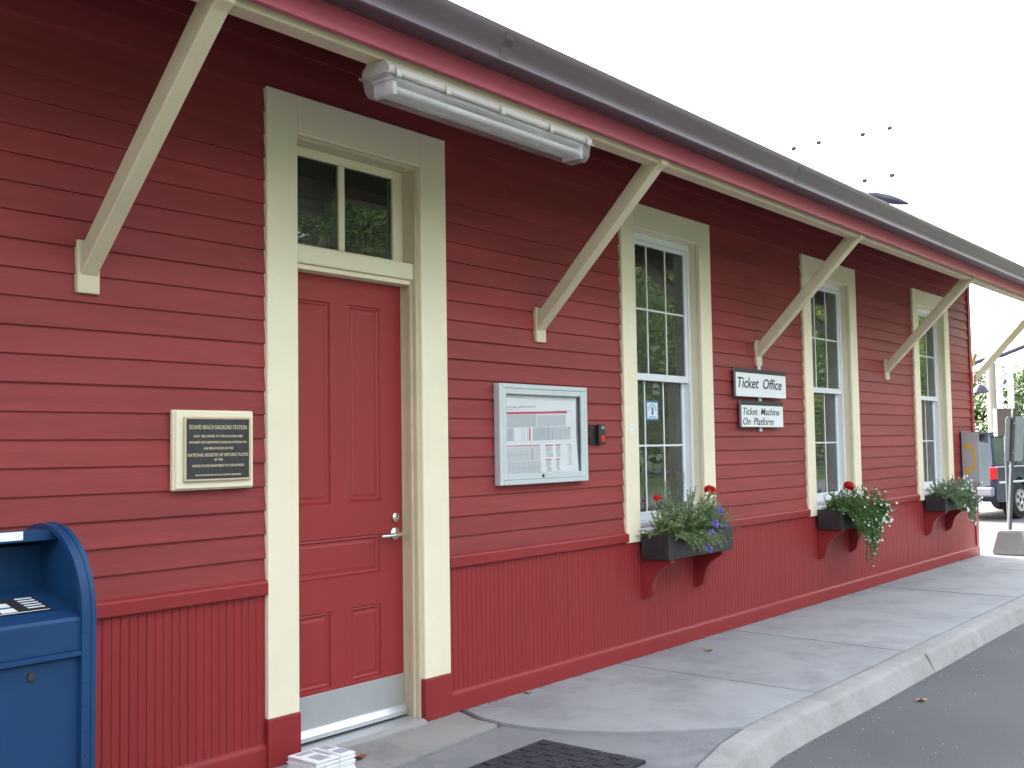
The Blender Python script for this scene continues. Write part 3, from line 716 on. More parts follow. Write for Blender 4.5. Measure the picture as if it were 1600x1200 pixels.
# window decal and casing sticker
dc = thing('window_decal', (6.775, .094, 1.60), 'blue bordered square decal inside the nearest window', 'decal')
MB().box(6.680, 6.850, .1185, .1205, 1.600, 1.742).build('border', 'decal_blue', dc)
MB().box(6.694, 6.836, .1175, .1184, 1.614, 1.728).build('sheet', 'white', dc)
em = MB().lathe([(0, 0), (.016, 0), (.016, .0005), (0, .0005)], (6.765, .1174, 1.685), (0, -1, 0), 12).box(6.752, 6.778, .1166, .1174, 1.640, 1.672).box(6.715, 6.815, .1166, .1174, 1.622, 1.628)
for k in range(9):
    a = math.pi*(k/8); em.box(6.765-.048*math.cos(a)-.005, 6.765-.048*math.cos(a)+.005, .1166, .1174, 1.672+.038*math.sin(a), 1.684+.038*math.sin(a))
em.build('emblem', 'decal_blue', dc)
st = thing('casing_sticker', (6.26, -.031, 1.40), 'small white paper sticker on the left casing of the nearest window', 'sticker')
MB().box(6.232, 6.272, -.0318, -.0305, 1.505, 1.568).build('sheet', 'paper', st)
MB().box(6.242, 6.262, -.0323, -.0319, 1.535, 1.556).box(6.242, 6.262, -.0323, -.0319, 1.515, 1.522).build('print', 'plight', st)

# pay phone enclosure near the corner
ph = thing('pay_phone', (13.8, -.12, .84), 'grey pay phone enclosure with yellow handset emblem at the station corner', 'pay phone')
MB().box(13.60, 14.03, -.030, -.012, .83, 1.525, .004).build('back_panel', 'black', ph)
MB().prism([(-.0305, .84), (-.225, .86), (-.225, 1.49), (-.205, 1.51), (-.0305, 1.52)], 0, 13.604, 13.622).build('side_panel', 'greydev', ph)
MB().prism([(-.0305, .84), (-.225, .86), (-.225, 1.49), (-.205, 1.51), (-.0305, 1.52)], 0, 14.010, 14.028).build('side_panel', 'greydark', ph)
MB().box(13.6225, 14.0095, -.222, -.031, 1.485, 1.515, .003).build('hood', 'black', ph)
MB().box(13.64, 13.99, -.19, -.0305, .87, 1.40, .006).build('phone_body', 'greydark', ph)
MB().box(13.6225, 14.0095, -.226, -.191, .862, 1.38, .004).build('front_panel', 'greydark', ph)
hs_ = MB(); A = []
for k in range(13):
    t = -1.15+2.3*k/12; r0 = .125+(.0 if abs(t) < .75 else -.035*(abs(t)-.75)/.4); r1 = .155
    A.append((t, r0, r1))
vs = []; fs = []
for (t, r0, r1) in A:
    for r in (r0, r1): vs.append((13.602, -.135+.06-r*math.cos(t)*1.0+.04, 1.20+r*math.sin(t)*1.35))
for k in range(12): fs.append((2*k, 2*k+1, 2*k+3, 2*k+2))
hs_.add(vs, fs)
for s_ in (-1, 1): hs_.box(13.6005, 13.603, -.115, -.065, 1.20+s_*.150-.028, 1.20+s_*.150+.028, .0)
hs_.build('handset_emblem', 'yellow', ph)

# ------------------------------------------------------------------ mailbox
mbx = thing('mailbox', (1.6, -.60, 0), 'blue steel mail collection box with rounded hood at the left', 'mailbox')
MX0, MX1 = 1.34, 1.835
YF, YB = -.850, -.34
def arch(y0, y1, zt, zc, n=14):
    c = (y0+y1)/2; r = (y1-y0)/2
    return [(c-r*math.cos(math.pi*k/n), zc+(zt-zc)*math.sin(math.pi*k/n)) for k in range(n+1)]
outer = arch(YF, YB, 1.205, .93)
sidep = [(YB, .10)]+[(YF, .10)]+outer
for xa, xb in ((MX1, MX1+.016), (MX0-.016, MX0)): MB().prism(sidep, 0, xa, xb).build('side_panel', 'blue', mbx, smooth=True, angle=30)
# flange bands on the rim of each side
inner = arch(YF+.045, YB-.045, 1.162, .93)
for xa, xb in ((MX1-.030, MX1-.001), (MX0+.001, MX0+.030)):
    o = [(YF+.002, .10)]+arch(YF+.002, YB-.002, 1.203, .93)+[(YB-.002, .10)]
    i_ = [(YF+.020, .10)]+arch(YF+.020, YB-.020, 1.186, .93)+[(YB-.020, .10)]
    m_ = len(o); f_ = MB(); vs = [(xa, *p) for p in o]+[(xb, *p) for p in o]+[(xb, *p) for p in i_]+[(xa, *p) for p in i_]
    fs = []
    for k in range(m_-1):
        for r_ in range(4): a_, b_ = r_*m_, ((r_+1) % 4)*m_; fs.append((a_+k, a_+k+1, b_+k+1, b_+k))
    f_.add(vs, fs); f_.build('flange', 'blue', mbx, smooth=True, angle=40)
# hood roof (back and top), open at the front
hood = [p for p in arch(YF+.02, YB-.02, 1.186, .93) if not (p[0] < -.665 and p[1] > .93)]
hood = [p for p in hood if p[0] > -.68]
hd = MB(); vs = [(MX0, *p) for p in hood]+[(MX1, *p) for p in hood]; k_ = len(hood)
hd.add(vs, [(i, i+1, k_+i+1, k_+i) for i in range(k_-1)]); hd.box(MX0, MX1, hood[0][0]-.004, hood[0][0]+.010, hood[0][1]-.030, hood[0][1]+.004, .003)
hd.box(MX0, MX1, YB-.04, YB-.02, .10, .94); hd.build('hood', 'blue', mbx, smooth=True, angle=40)
MB().box(MX0, MX1, -.535, -.52, .985, 1.13).build('slot_plate', 'blue', mbx)
MB().box(MX0+.05, MX0+.28, -.540, -.5352, 1.085, 1.100).build('letter_slot', 'black', mbx)
led = MB().prism([(-.53, 1.0), (-.56, .985), (YF+.045, .930), (YF+.018, .925), (YF+.012, .915), (YF+.012, .825), (YF+.06, .825), (-.52, .90)], 0, MX0, MX1); led.build('ledge', 'blue', mbx)
fp = MB().box(MX0, MX1, YF+.022, YF+.04, .12, .826); fp.prism([(YF+.022, .826), (YF+.002, .818), (YF+.002, .808), (YF+.022, .798)], 0, MX0+.002, MX1-.031)
fp.build('front_panel', 'blue', mbx)
lk = MB().lathe([(0, 0), (.013, 0), (.013, .006), (.006, .007), (0, .007)], (1.655, YF+.022, .765), (0, -1, 0), 14); lk.build('lock', 'bronze', mbx)
rv = MB()
for z in [.2+.075*i for i in range(10)]:
    rv.lathe([(0, 0), (.004, 0), (.003, .003), (0, .003)], (MX1-.016, YF+.002, z), (0, -1, 0), 6)
for x in [MX0+.06+.12*i for i in range(4)]: rv.lathe([(0, 0), (.004, 0), (.003, .003), (0, .003)], (x, YF+.012, .835), (0, -1, 0), 6)
rv.build('rivet', 'blue', mbx)
# printed notice on the sloping ledge and the tag on the hood
def ledge_pt(x, t): return (x, lerp(-.60, YF+.060, t), lerp(.985-.055*(.04/.245), .930+.055*.015/.245, t)+.0035)
def lq(c, x0, x1, t0, t1, dz=0):
    q = [ledge_pt(x0, t1), ledge_pt(x1, t1), ledge_pt(x1, t0), ledge_pt(x0, t0)]
    return MB().add([(a, b, c_+dz) for a, b, c_ in q], [(0, 1, 2, 3)])
lab = lq('ink', 1.40, 1.765, .10, .80).build('collection_label', 'ink', mbx)
cellsw = [(1.42, 1.60, .18, .30), (1.42, 1.505, .38, .72), (1.515, 1.60, .38, .72), (1.61, 1.66, .30, .48), (1.61, 1.66, .54, .72), (1.42, 1.755, .755, .78)]
for (a, b, c, d) in cellsw: lq('white', a, b, c, d, .0008).build('print', 'white', lab)
for k in range(5): lq('white', 1.70, 1.755, .14+.11*k, .20+.11*k, .0008).build('print', 'white', lab)
MB().box(1.60, 1.715, hood[0][0]-.0065, hood[0][0]-.0045, 1.158, 1.185).build('hood_label', 'white', mbx)
for x in (MX0+.01, MX1-.04):
    for y in (YF+.02, YB-.06): MB().box(x, x+.03, y, y+.04, 0.0, .12).build('leg', 'blue', mbx)

# bundle of newspapers by the plinth
nb = thing('newspaper_bundle', (3.30, -.17, 0), 'tied bundle of white printed papers lying beside the door plinth', 'newspapers')
for k in range(9):
    dx, dy = random.uniform(-.005, .005), random.uniform(-.005, .005)
    MB().box(3.185+dx, 3.415+dx, -.335+dy, -.145+dy, .001+.0085*k, .0085*(k+1), .002).build('sheet', 'paper', nb)
top = .0085*9
pm = MB()
for (a, b, c, d) in ((3.21, 3.29, -.20, -.165), (3.30, 3.335, -.29, -.17), (3.35, 3.40, -.22, -.16), (3.22, 3.28, -.32, -.24), (3.35, 3.405, -.31, -.25)): pm.box(a, b, c, d, top+.0003, top+.0012)
pm.build('print', 'pline', nb)
MB().box(3.318, 3.326, -.340, -.140, top+.0013, top+.003).box(3.318, 3.326, -.3425, -.3405, .002, top+.003).build('string', 'white', nb)

# door mat
mt = thing('door_mat', (3.8, -1.05, 0), 'black rubber tread mat on the pavement in front of the door', 'mat')
MB().prism([(3.36, -1.36), (4.245, -1.34), (4.258, -.752), (3.38, -.770)], 2, -.004, .010).build('base', 'rubber', mt)
for i in range(12):
    for j in range(8):
        x = 3.43+.068*i; y = -1.31+.068*j
        if (i+j) % 2 == 0: MB().box(x, x+.060, y, y+.060, .0095, .0165, .004).build('tread', 'rubber', mt)
        else: MB().box(x, x+.060, y+.008, y+.022, .0095, .0145, .003).box(x, x+.060, y+.038, y+.052, .0095, .0145, .003).build('tread', 'rubber', mt)

# ------------------------------------------------------------------ window boxes and their plants
def window_box(wx, label):
    a = wx+.152; b = a+.915; yf = -.255; yb = -.040
    t = thing('window_box', ((a+b)/2, -.15, .38), label, 'window box', 'black window boxes')
    q = MB(); q.box(a, b, yf, yf+.02, .655, .822, .003); q.box(a, b, yb-.02, yb, .655, .822, .003); q.box(a, a+.02, yf+.0205, yb-.0205, .655, .822, .003); q.box(b-.02, b, yf+.0205, yb-.0205, .655, .822, .003); q.box(a+.021, b-.021, yf+.021, yb-.021, .66, .68)
    q.build('box', 'planter', t)
    MB().box(a+.022, b-.022, yf+.022, yb-.022, .69, .785).build('soil', 'soil', t)
    for cx in (a+.055, b-.135):
        pr = [(-.012, .380), (-.012, .652), (-.235, .652), (-.235, .628), (-.215, .618), (-.180, .600), (-.140, .570), (-.110, .530), (-.092, .485), (-.085, .445), (-.070, .415), (-.045, .395)]
        MB().prism(pr, 0, cx, cx+.055).box(cx-.012, cx+.067, -.016, -.0115, .375, .654).build('corbel', 'red', t)
    return a, b
def leaf(mb, p, d, up, L, W, mi=0):
    d = d.normalized(); s = d.cross(up)
    if s.length < 1e-4: s = d.orthogonal()
    s.normalize(); u = s.cross(d)
    m = p+d*L*.5+u*L*.08; e = p+d*L
    mb.add([p, m+s*W*.5, e, m-s*W*.5], [(0, 1, 2, 3)], mi)
def rv3(a=1): return Vector((random.uniform(-a, a), random.uniform(-a, a), random.uniform(-a, a)))
def sprig(fol, stm, p, d, length, droop, L, W, step=.012, noise=.25, gap=0, tips=None):
    p = Vector(p); d = Vector(d).normalized(); pts = [p.copy()]; k = 0; t = 0; ang = random.random()*6
    while t < length:
        d = (d+Vector((0, 0, -droop))+rv3(noise*.25)).normalized(); p = p+d*step; t += step
        if p.y > -.045: p.y = -.045; d.y = -abs(d.y)
        pts.append(p.copy())
        if t > gap:
            for s_ in (0, math.pi):
                ang += 1.1
                a = d.orthogonal().normalized(); b = d.cross(a)
                o = (a*math.cos(ang+s_)+b*math.sin(ang+s_))
                sc = random.uniform(.65, 1.15)*(1-.45*t/length)
                leaf(fol, p, o*.8+d*.6+rv3(.25), d+rv3(.5), L*sc, W*sc)
    if stm is not None and len(pts) > 2: stm.tube(pts[::3]+[pts[-1]], .0016, 4, cap=False)
    if tips is not None: tips.append((pts[-1].copy(), d.copy()))
def flower(mb, c, nrm, r, n=5):
    nrm = Vector(nrm).normalized(); a = nrm.orthogonal().normalized(); b = nrm.cross(a); c = Vector(c)
    off = random.random()*6
    for k in range(n):
        t = off+2*math.pi*k/n; o = a*math.cos(t)+b*math.sin(t); s_ = nrm.cross(o)
        mb.add([c, c+o*r*.6+s_*r*.48+nrm*r*.22, c+o*r+nrm*r*.15, c+o*r*.6-s_*r*.48+nrm*r*.22], [(0, 1, 2, 3)])
def bloom_ball(c, r, n=34):
    mb = MB()
    for _ in range(n):
        d = rv3(1); d = d.normalized() if d.length > .01 else Vector((0, 0, 1))
        if d.z < -.5: d.z *= -1
        flower(mb, Vector(c)+d*r*random.uniform(.6, 1), d+rv3(.3), r*.55)
    return mb
def plant(name, label, cat, base):
    return thing(name, base, label, cat)
def put(t, fol, stm, lm):
    if fol.v: tag(fol.build('foliage', lm, t), kind='stuff')
    if stm and stm.v: stm.build('stems', lm, t)

# box 1: silvery bush, two geraniums, petunias
a, b = window_box(WIN[0], 'black window box under the nearest window, silvery bush in it')
t = plant('silver_bush', 'bushy silvery green foliage plant in the nearest window box', 'plant', (a+.3, -.15, .78))
fol, stm = MB(), MB()
for i in range(250):
    x = random.uniform(a+.12, a+.66); c = (x-(a+.39))/.30
    sprig(fol, stm, (x, random.uniform(-.23, -.08), .775), (c*.8+random.uniform(-.3, .3), random.uniform(-.75, .25), random.uniform(.45, 1.3)), random.uniform(.12, .36)*(1.15-.45*abs(c)), random.uniform(0, .05), .033, .020)
for x in (a+.38, a+.40, a+.36): sprig(fol, stm, (x, -.12, .78), (.02, -.05, 1), .44, 0, .026, .010, noise=.12)
for i in range(60):
    x = random.uniform(a+.10, a+.60); sprig(fol, stm, (x, -.24, .80), (random.uniform(-.2, .3), -.8, random.uniform(.2, .6)), random.uniform(.09, .19), .13, .030, .018)
for i in range(40):
    x = random.uniform(a+.55, a+.84); sprig(fol, stm, (x, random.uniform(-.22, -.08), .775), (random.uniform(-.1, .8), random.uniform(-.5, .1), .8), random.uniform(.10, .22), .04, .032, .020)
put(t, fol, stm, 'leaf_silver')
def geranium(label, base, tipz, r, lean=(0, 0)):
    g_ = plant('geranium', label, 'flower', base); bx, by, bz = base
    tip = (bx+lean[0], by+lean[1], tipz)
    MB().tube([base, ((bx+tip[0])/2+.004, (by+tip[1])/2, (bz+tipz)/2), tip], .0028, 5).build('stem', 'leaf_dark', g_)
    bloom_ball(tip, r).build('bloom', 'petal_red', g_)
    f_ = MB()
    for _ in range(7):
        an = random.random()*6.28; d = Vector((math.cos(an), math.sin(an), .35)); leaf(f_, Vector((bx, by, bz+random.uniform(.02, .12))), d, Vector((0, 0, 1)), .05, .055)
    f_.build('leaves', 'leaf_dark', g_)
geranium('round red geranium bloom at the right of the nearest window box', (a+.66, -.16, .78), 1.085, .038, (.03, -.04))
geranium('small red geranium bloom at the left of the nearest window box', (a+.165, -.09, .78), 1.055, .024, (-.01, .01))
t = plant('petunia', 'purple petunias trailing over the nearest window box', 'flower', (a+.7, -.2, .78))
for (x, y, z) in ((a+.735, -.22, .955), (a+.805, -.24, .845), (a+.47, -.325, .800), (a+.43, -.315, .705), (a+.56, -.30, .87), (a+.775, -.23, .94)):
    q = MB(); flower(q, (x, y, z), (-.4, -.8, .3), .036, 5); flower(q, (x+.015, y-.006, z-.012), (.2, -.9, .2), .029, 5); q.build('bloom', 'petal_purple', t)
stm = MB()
for (x, y, z) in ((a+.735, -.165, .94), (a+.805, -.195, .83), (a+.45, -.28, .785), (a+.41, -.29, .70)): stm.tube([(a+.62, -.15, .78), ((x+a+.62)/2, (y-.15)/2-.03, max(z, .82)+.02), (x, y, z)], .002, 4)
stm.build('stems', 'leaf_dark', t)

# boxes 2 and 3
def trailing(a, label, lm, n, dens, droop_n, flowers_label, fl_n, xr, deep, fr=.013):
    t = plant('trailing_plant', label, 'plant', (a+.4, -.15, .78)); fol, stm = MB(), MB(); tips = []
    for i in range(n):
        x = random.uniform(a+.05, a+.87)
        sprig(fol, stm, (x, random.uniform(-.23, -.07), .775), (random.uniform(-.5, .6), random.uniform(-.7, .2), random.uniform(.3, 1.0)), random.uniform(.12, .26), random.uniform(.02, .09), .036, .022, tips=tips)
    for i in range(droop_n):
        q_ = random.random(); x = a+.06+.82*q_
        far = math.exp(-((q_-xr)/.22)**2)
        sprig(fol, stm, (x, -.235, .80), (random.uniform(-.25, .6), -.9, random.uniform(.15, .55)), random.uniform(.13, .20)+far*(deep-.18)*random.random(), .15, .034, .021, noise=.35, tips=tips)
    for i in range(droop_n//3):
        sprig(fol, stm, (a+.86, random.uniform(-.23, -.08), .80), (random.uniform(.3, 1), random.uniform(-.6, .1), random.uniform(.2, .8)), random.uniform(.10, .24), .07, .034, .020, tips=tips)
    put(t, fol, stm, lm)
    f = plant('white_bacopa', flowers_label, 'flower', (a+.6, -.2, .78)); q = MB()
    random.shuffle(tips)
    for (p, d) in tips:
        if p.x < a+.28 and random.random() < .85: continue
        if random.random() < .55: continue
        for _ in range(random.choice((1, 1, 2))): flower(q, p+rv3(.035)+Vector((0, -.012, 0)), (-.3+random.uniform(-.5, .5), -.8, random.uniform(.1, .8)), fr*random.uniform(.7, 1.1))
    tag(q.build('blossoms', 'petal_white', f), kind='stuff')
a, b = window_box(WIN[1], 'black window box under the middle window, nearly hidden by foliage')
trailing(a, 'dense dark green trailing foliage spilling from the middle window box', 'leaf_dark', 240, 1, 170, 'tiny white flowers dotted over the middle window box foliage', 60, .42, .62)
geranium('big red geranium bloom on top of the middle window box', (a+.33, -.16, .80), 1.015, .045, (.02, -.03))
geranium('half hidden red geranium bloom low in the middle window box', (a+.55, -.26, .80), .865, .028, (.08, -.04))
a, b = window_box(WIN[2], 'black window box under the farthest window by the pay phone')
trailing(a, 'grey green foliage in the farthest window box', 'leaf_grey', 240, 1, 75, 'small white flowers covering the farthest window box', 80, .62, .48, .016)

# ------------------------------------------------------------------ beyond the corner
# portable sign post in a concrete foot
sp = thing('sign_post', (14.4, -.33, 0), 'back of a grey sign on a leaning steel post in a concrete foot', 'sign')
bm = bmesh.new(); bmesh.ops.create_cube(bm, size=1)
for v in bm.verts:
    top_ = v.co.z > 0; hw = .135 if top_ else .205
    v.co = Vector((14.46+(hw if v.co.x > 0 else -hw), -.345+(hw if v.co.y > 0 else -hw), .30 if top_ else 0.0))
bmesh.ops.bevel(bm, geom=bm.edges[:], offset=.018, segments=2, affect='EDGES')
MB().bm(bm).build('concrete_foot', 'conc2', sp)
b0 = Vector((14.44, -.315, .28)); b1 = Vector((14.44, -.42, 1.80))
def channel(mb, p0, p1, w_=.05, d_=.028):
    e = [(-w_/2, 0), (-w_/4, d_), (w_/4, d_), (w_/2, 0), (w_/2, .004), (w_/4+.004, d_+.004), (-w_/4-.004, d_+.004), (-w_/2, .004)]
    e = e[:4]+e[4:]; n = len(e); vs = []
    ux = Vector((.62, -.78, 0)); uy = Vector((-.78, -.62, 0))
    for p in (p0, p1): vs += [p+ux*q[0]+uy*q[1] for q in e]
    return mb.add(vs, [(i, (i+1) % n, n+(i+1) % n, n+i) for i in range(n)]+[tuple(range(n))[::-1], tuple(range(n, 2*n))])
channel(MB(), b0, b1).build('post', 'post', sp)
pn = MB(); ux = Vector((.50, -.866, 0)); uy = Vector((.866, .5, 0)); cpt = Vector((14.45, -.405, 1.15))+uy*.012
tilt = (b1-b0).normalized()
pts = [(-.095, 0), (.085, 0), (.105, .03), (.105, .53), (.085, .56), (-.095, .56), (-.115, .53), (-.115, .03)]
vs = [cpt+ux*p[0]+tilt*p[1] for p in pts]+[cpt+ux*p[0]+tilt*p[1]+uy*.004 for p in pts]
pn.add(vs, [tuple(range(8))[::-1], tuple(range(8, 16))]+[(i, (i+1) % 8, 8+(i+1) % 8, 8+i) for i in range(8)])
pn.build('sign_panel', 'signback', sp)
for z in (1.25, 1.62): MB().lathe([(0, 0), (.009, 0), (.008, .006), (0, .006)], b0.lerp(b1, (z-.28)/1.52)+Vector((-.03, -.022, 0)), (-.78, -.62, 0), 8).build('bolt', 'chrome', sp)

# taupe sign beyond, on its own post
ts_ = thing('parking_sign', (17.66, .42, -.12), 'taupe back of a small white edged parking sign behind the leaning post', 'sign')
MB().tube([(17.60, .49, -.12), (17.60, .49, 1.85)], .025, 8).build('post', 'post', ts_)
q = MB(); c = Vector((17.58, .455, 1.47)); ux = Vector((.60, -.80, 0)); uy = Vector((.80, .60, 0))
q.add([c+ux*s_*.145+Vector((0, 0, z))+uy*o for o in (0, .012) for (s_, z) in ((-1, 0), (1, 0), (1, .42), (-1, .42))], [(3, 2, 1, 0), (4, 5, 6, 7), (0, 1, 5, 4), (1, 2, 6, 5), (2, 3, 7, 6), (3, 0, 4, 7)])
q.build('sign_panel', 'taupe', ts_)
q = MB(); c2 = c-ux*.170
q.add([c2+ux*s_*.024+Vector((0, 0, z))+uy*o for o in (-.002, .014) for (s_, z) in ((-1, 0), (1, 0), (1, .42), (-1, .42))], [(3, 2, 1, 0), (4, 5, 6, 7), (0, 1, 5, 4), (1, 2, 6, 5), (2, 3, 7, 6), (3, 0, 4, 7)])
q.build('edge_strip', 'white', ts_)

# parked SUV (built along +x, then turned)
def make_suv(loc, rz, label):
    t = thing('parked_suv', (0, 0, 0), label, 'car')
    Lh, Wd = 2.30, .90
    lower = [(-Lh, .46), (-Lh-.02, .62), (-Lh, .98), (-Lh+.06, 1.06), (.95, 1.06), (1.15, 1.04), (2.05, .96), (2.26, .80), (2.30, .50), (2.22, .36)]
    # wheel arch cut-outs along the sill line
    def arcw(cx): return [(cx+.42*math.cos(math.pi*k/10), .34+.42*math.sin(math.pi*k/10)) for k in range(11)]
    lower += [(1.42+.44, .34)]+arcw(1.42)+[(1.42-.44, .30), (-1.36+.44, .30)]+arcw(-1.36)+[(-1.36-.44, .34), (-Lh+.06, .36)]
    bm = bmesh.new(); vs = [bm.verts.new((p[0], -Wd, p[1])) for p in lower]; f = bm.faces.new(vs)
    r = bmesh.ops.extrude_face_region(bm, geom=[f])
    for v in [g_ for g_ in r['geom'] if isinstance(g_, bmesh.types.BMVert)]: v.co.y = Wd
    bmesh.ops.recalc_face_normals(bm, faces=bm.faces[:])
    bmesh.ops.bevel(bm, geom=[e for e in bm.edges if abs(e.verts[0].co.y-e.verts[1].co.y) < 1e-5 and min(v.co.z for v in e.verts) > .6], offset=.05, segments=3, affect='EDGES')
    body = MB().bm(bm).build('body', 'suv', t, smooth=True, angle=35)
    def shell(p, w0, w1, nm, m_, par, z0, z1):
        # greenhouse: bottom ring at z0 width w0, top ring at z1 width w1
        mb = MB(); (a0, a1), (b0_, b1_) = p
        v = [(a0, -w0, z0), (a1, -w0, z0), (a1, w0, z0), (a0, w0, z0), (b0_, -w1, z1), (b1_, -w1, z1), (b1_, w1, z1), (b0_, w1, z1)]
        mb.add(v, [(0, 3, 2, 1), (4, 5, 6, 7), (0, 1, 5, 4), (1, 2, 6, 5), (2, 3, 7, 6), (3, 0, 4, 7)]); return mb.build(nm, m_, par)
    shell(((-Lh+.05, 1.05), (-Lh+.28, .35)), .84, .70, 'window_glass', 'carglass', t, 1.05, 1.60)
    rb = bmesh.new(); bmesh.ops.create_cube(rb, size=1)
    for v in rb.verts: v.co = Vector(((-2.06 if v.co.x < 0 else .40), (-.715 if v.co.y < 0 else .715), (1.585 if v.co.z < 0 else 1.68)))
    bmesh.ops.bevel(rb, geom=[e for e in rb.edges if max(v.co.z for v in e.verts) > 1.6], offset=.06, segments=3, affect='EDGES'); MB().bm(rb).build('roof', 'suv', t, smooth=True, angle=40)
    for s_ in (-1, 1):
        for (xb, xt) in ((-2.24, -2.02), (-1.30, -1.20), (-.20, -.25), (1.02, .36)):
            MB().add([(xb-.05, s_*.845, 1.05), (xb+.05, s_*.845, 1.05), (xt+.05, s_*.708, 1.60), (xt-.05, s_*.708, 1.60), (xb-.05, s_*.80, 1.05), (xb+.05, s_*.80, 1.05), (xt+.05, s_*.66, 1.60), (xt-.05, s_*.66, 1.60)], [(0, 1, 2, 3), (4, 7, 6, 5), (0, 4, 5, 1), (1, 5, 6, 2), (2, 6, 7, 3), (3, 7, 4, 0)]).build('pillar', 'suv', t)
        MB().box(-2.18, 1.9, s_*.893, s_*.915, .70, .745, .008).build('side_trim', 'galv', t)
        MB().tube([(-1.9, s_*.60, 1.72), (.1, s_*.60, 1.72)], .018, 6).box(-1.8, -1.74, s_*.58, s_*.62, 1.67, 1.72).box(-.06, 0, s_*.58, s_*.62, 1.67, 1.72).build('roof_rail', 'galv', t)
        MB().box(-2.325, -2.20, s_*.68, s_*.905, .78, 1.02, .015).build('tail_light', 'tail', t)
        MB().box(2.16, 2.30, s_*.55, s_*.86, .70, .84, .02).build('headlight', 'white', t)
        for xh in (-1.05, -.05): MB().box(xh, xh+.18, s_*.90, s_*.925, .90, .93, .008).build('door_handle', 'chrome', t)
        for cx in (-1.36, 1.42):
            wl = MB().lathe([(.20, -.11), (.33, -.11), (.36, -.08), (.36, .08), (.33, .11), (.20, .11)], (cx, s_*.80, .36), (0, 1, 0), 24).build('wheel', 'tyre', t, smooth=True)
            rm = MB().lathe([(0, 0), (.05, .0), (.06, .02), (.17, .012), (.215, .03), (.215, -.02), (0, -.02)], (cx, s_*.905, .36), (0, s_, 0), 24)
            rm.build('rim', 'rim', wl, smooth=True)
            hb = MB()
            for k in range(5):
                a_ = 2*math.pi*k/5; hb.lathe([(0, 0), (.035, 0), (.035, .004), (0, .004)], (cx+.12*math.cos(a_), s_*.922, .36+.12*math.sin(a_)), (0, s_, 0), 8)
            hb.build('wheel_hole', 'tyre', wl)
    MB().box(-2.42, -2.28, -.88, .88, .46, .64, .03).build('bumper', 'greydark', t)
    MB().box(-2.337, -2.322, -.26, .26, .72, .86, .004).build('number_plate', 'white', t)
    MB().add([(-2.262, -.72, 1.09), (-2.262, .72, 1.09), (-2.075, .62, 1.56), (-2.075, -.62, 1.56)], [(0, 1, 2, 3)]).build('rear_window', 'carglass', t)
    t.location = loc; t.rotation_euler = (0, 0, rz)
    return t
make_suv((24.19, 2.20, -.12), R(-11), 'dark blue estate car with red tail lights parked beyond the station corner')

# street poles and railway masts
pole = thing('utility_pole', (31.65, 4.40, -.12), 'thick pale wooden utility pole rising behind the parked car', 'pole')
MB().tube([(31.65, 4.40, -.12), (31.65, 4.40, 3.6)], [.12, .11], 10).build('pole', 'wood', pole, smooth=True)
MB().tube([(31.6, 4.37, 3.6), (31.55, 4.36, 6.0)], .022, 6).build('riser_pipe', 'galv', pole)
def mast(name, label, x, y, h_, w_, step, r=.02):
    t = thing(name, (x, y, -.12), label, 'mast')
    m_ = MB(); cs = [(x-w_, y-w_), (x+w_, y-w_), (x+w_, y+w_), (x-w_, y+w_)]
    for c in cs: m_.box(c[0]-r*1.5, c[0]+r*1.5, c[1]-r*1.5, c[1]+r*1.5, -.12, h_)
    m_.build('leg', 'galv', t); d = MB(); z = .2; k = 0
    while z+step < h_:
        for i in range(4):
            p, q = cs[i], cs[(i+1) % 4]
            if k % 2: p, q = q, p
            d.tube([(*p, z), (*q, z+step)], r*.7, 4, cap=False)
        z += step; k += 1
    d.build('lacing', 'galv', t); return t
mast('lattice_mast', 'white lattice railway mast with lamp arm at the far right', 37.1, 5.42, 3.9, .17, .34, .03)
arm = thing('signal_arm', (37.4, 5.1, 2.3), 'white signal arm carrying a dark lamp beside the lattice mast', 'signal')
MB().box(36.95, 37.9, 4.15, 4.25, 2.05, 2.13).box(36.95, 37.0, 4.2, 5.6, 2.05, 2.13).build('arm', 'galv', arm)
MB().lathe([(0, 0), (.22, .02), (.20, .18), (.10, .26), (0, .28)], (37.4, 4.75, 2.35), (0, 0, 1), 14).build('lamp', 'insul', arm, smooth=True)
MB().tube([(37.4, 4.75, 2.1), (37.4, 4.75, 2.36)], .03, 6).build('lamp_stem', 'galv', arm)
# gooseneck lamp post just round the corner
lp = thing('platform_lamp', (18.80, 1.30, -.1), 'dark platform lamp post with curved arm and bell shade behind the corner', 'lamp')
MB().tube([(18.74, 1.33, -.1), (18.74, 1.33, 2.45), (18.76, 1.30, 2.62), (18.82, 1.22, 2.70), (18.92, 1.10, 2.75), (19.10, .86, 2.82), (19.32, .57, 2.96), (19.5, .32, 3.1)], .035, 8).build('post', 'insul', lp, smooth=True)
MB().lathe([(.02, .14), (.05, .13), (.11, .07), (.13, 0), (.12, 0), (0, .05)], (18.90, 1.18, 2.20), (0, 0, 1), 14).build('shade', 'insul', lp, smooth=True)
MB().tube([(18.76, 1.33, 2.42), (18.90, 1.18, 2.40), (18.90, 1.18, 2.33)], .012, 6).build('shade_arm', 'insul', lp)
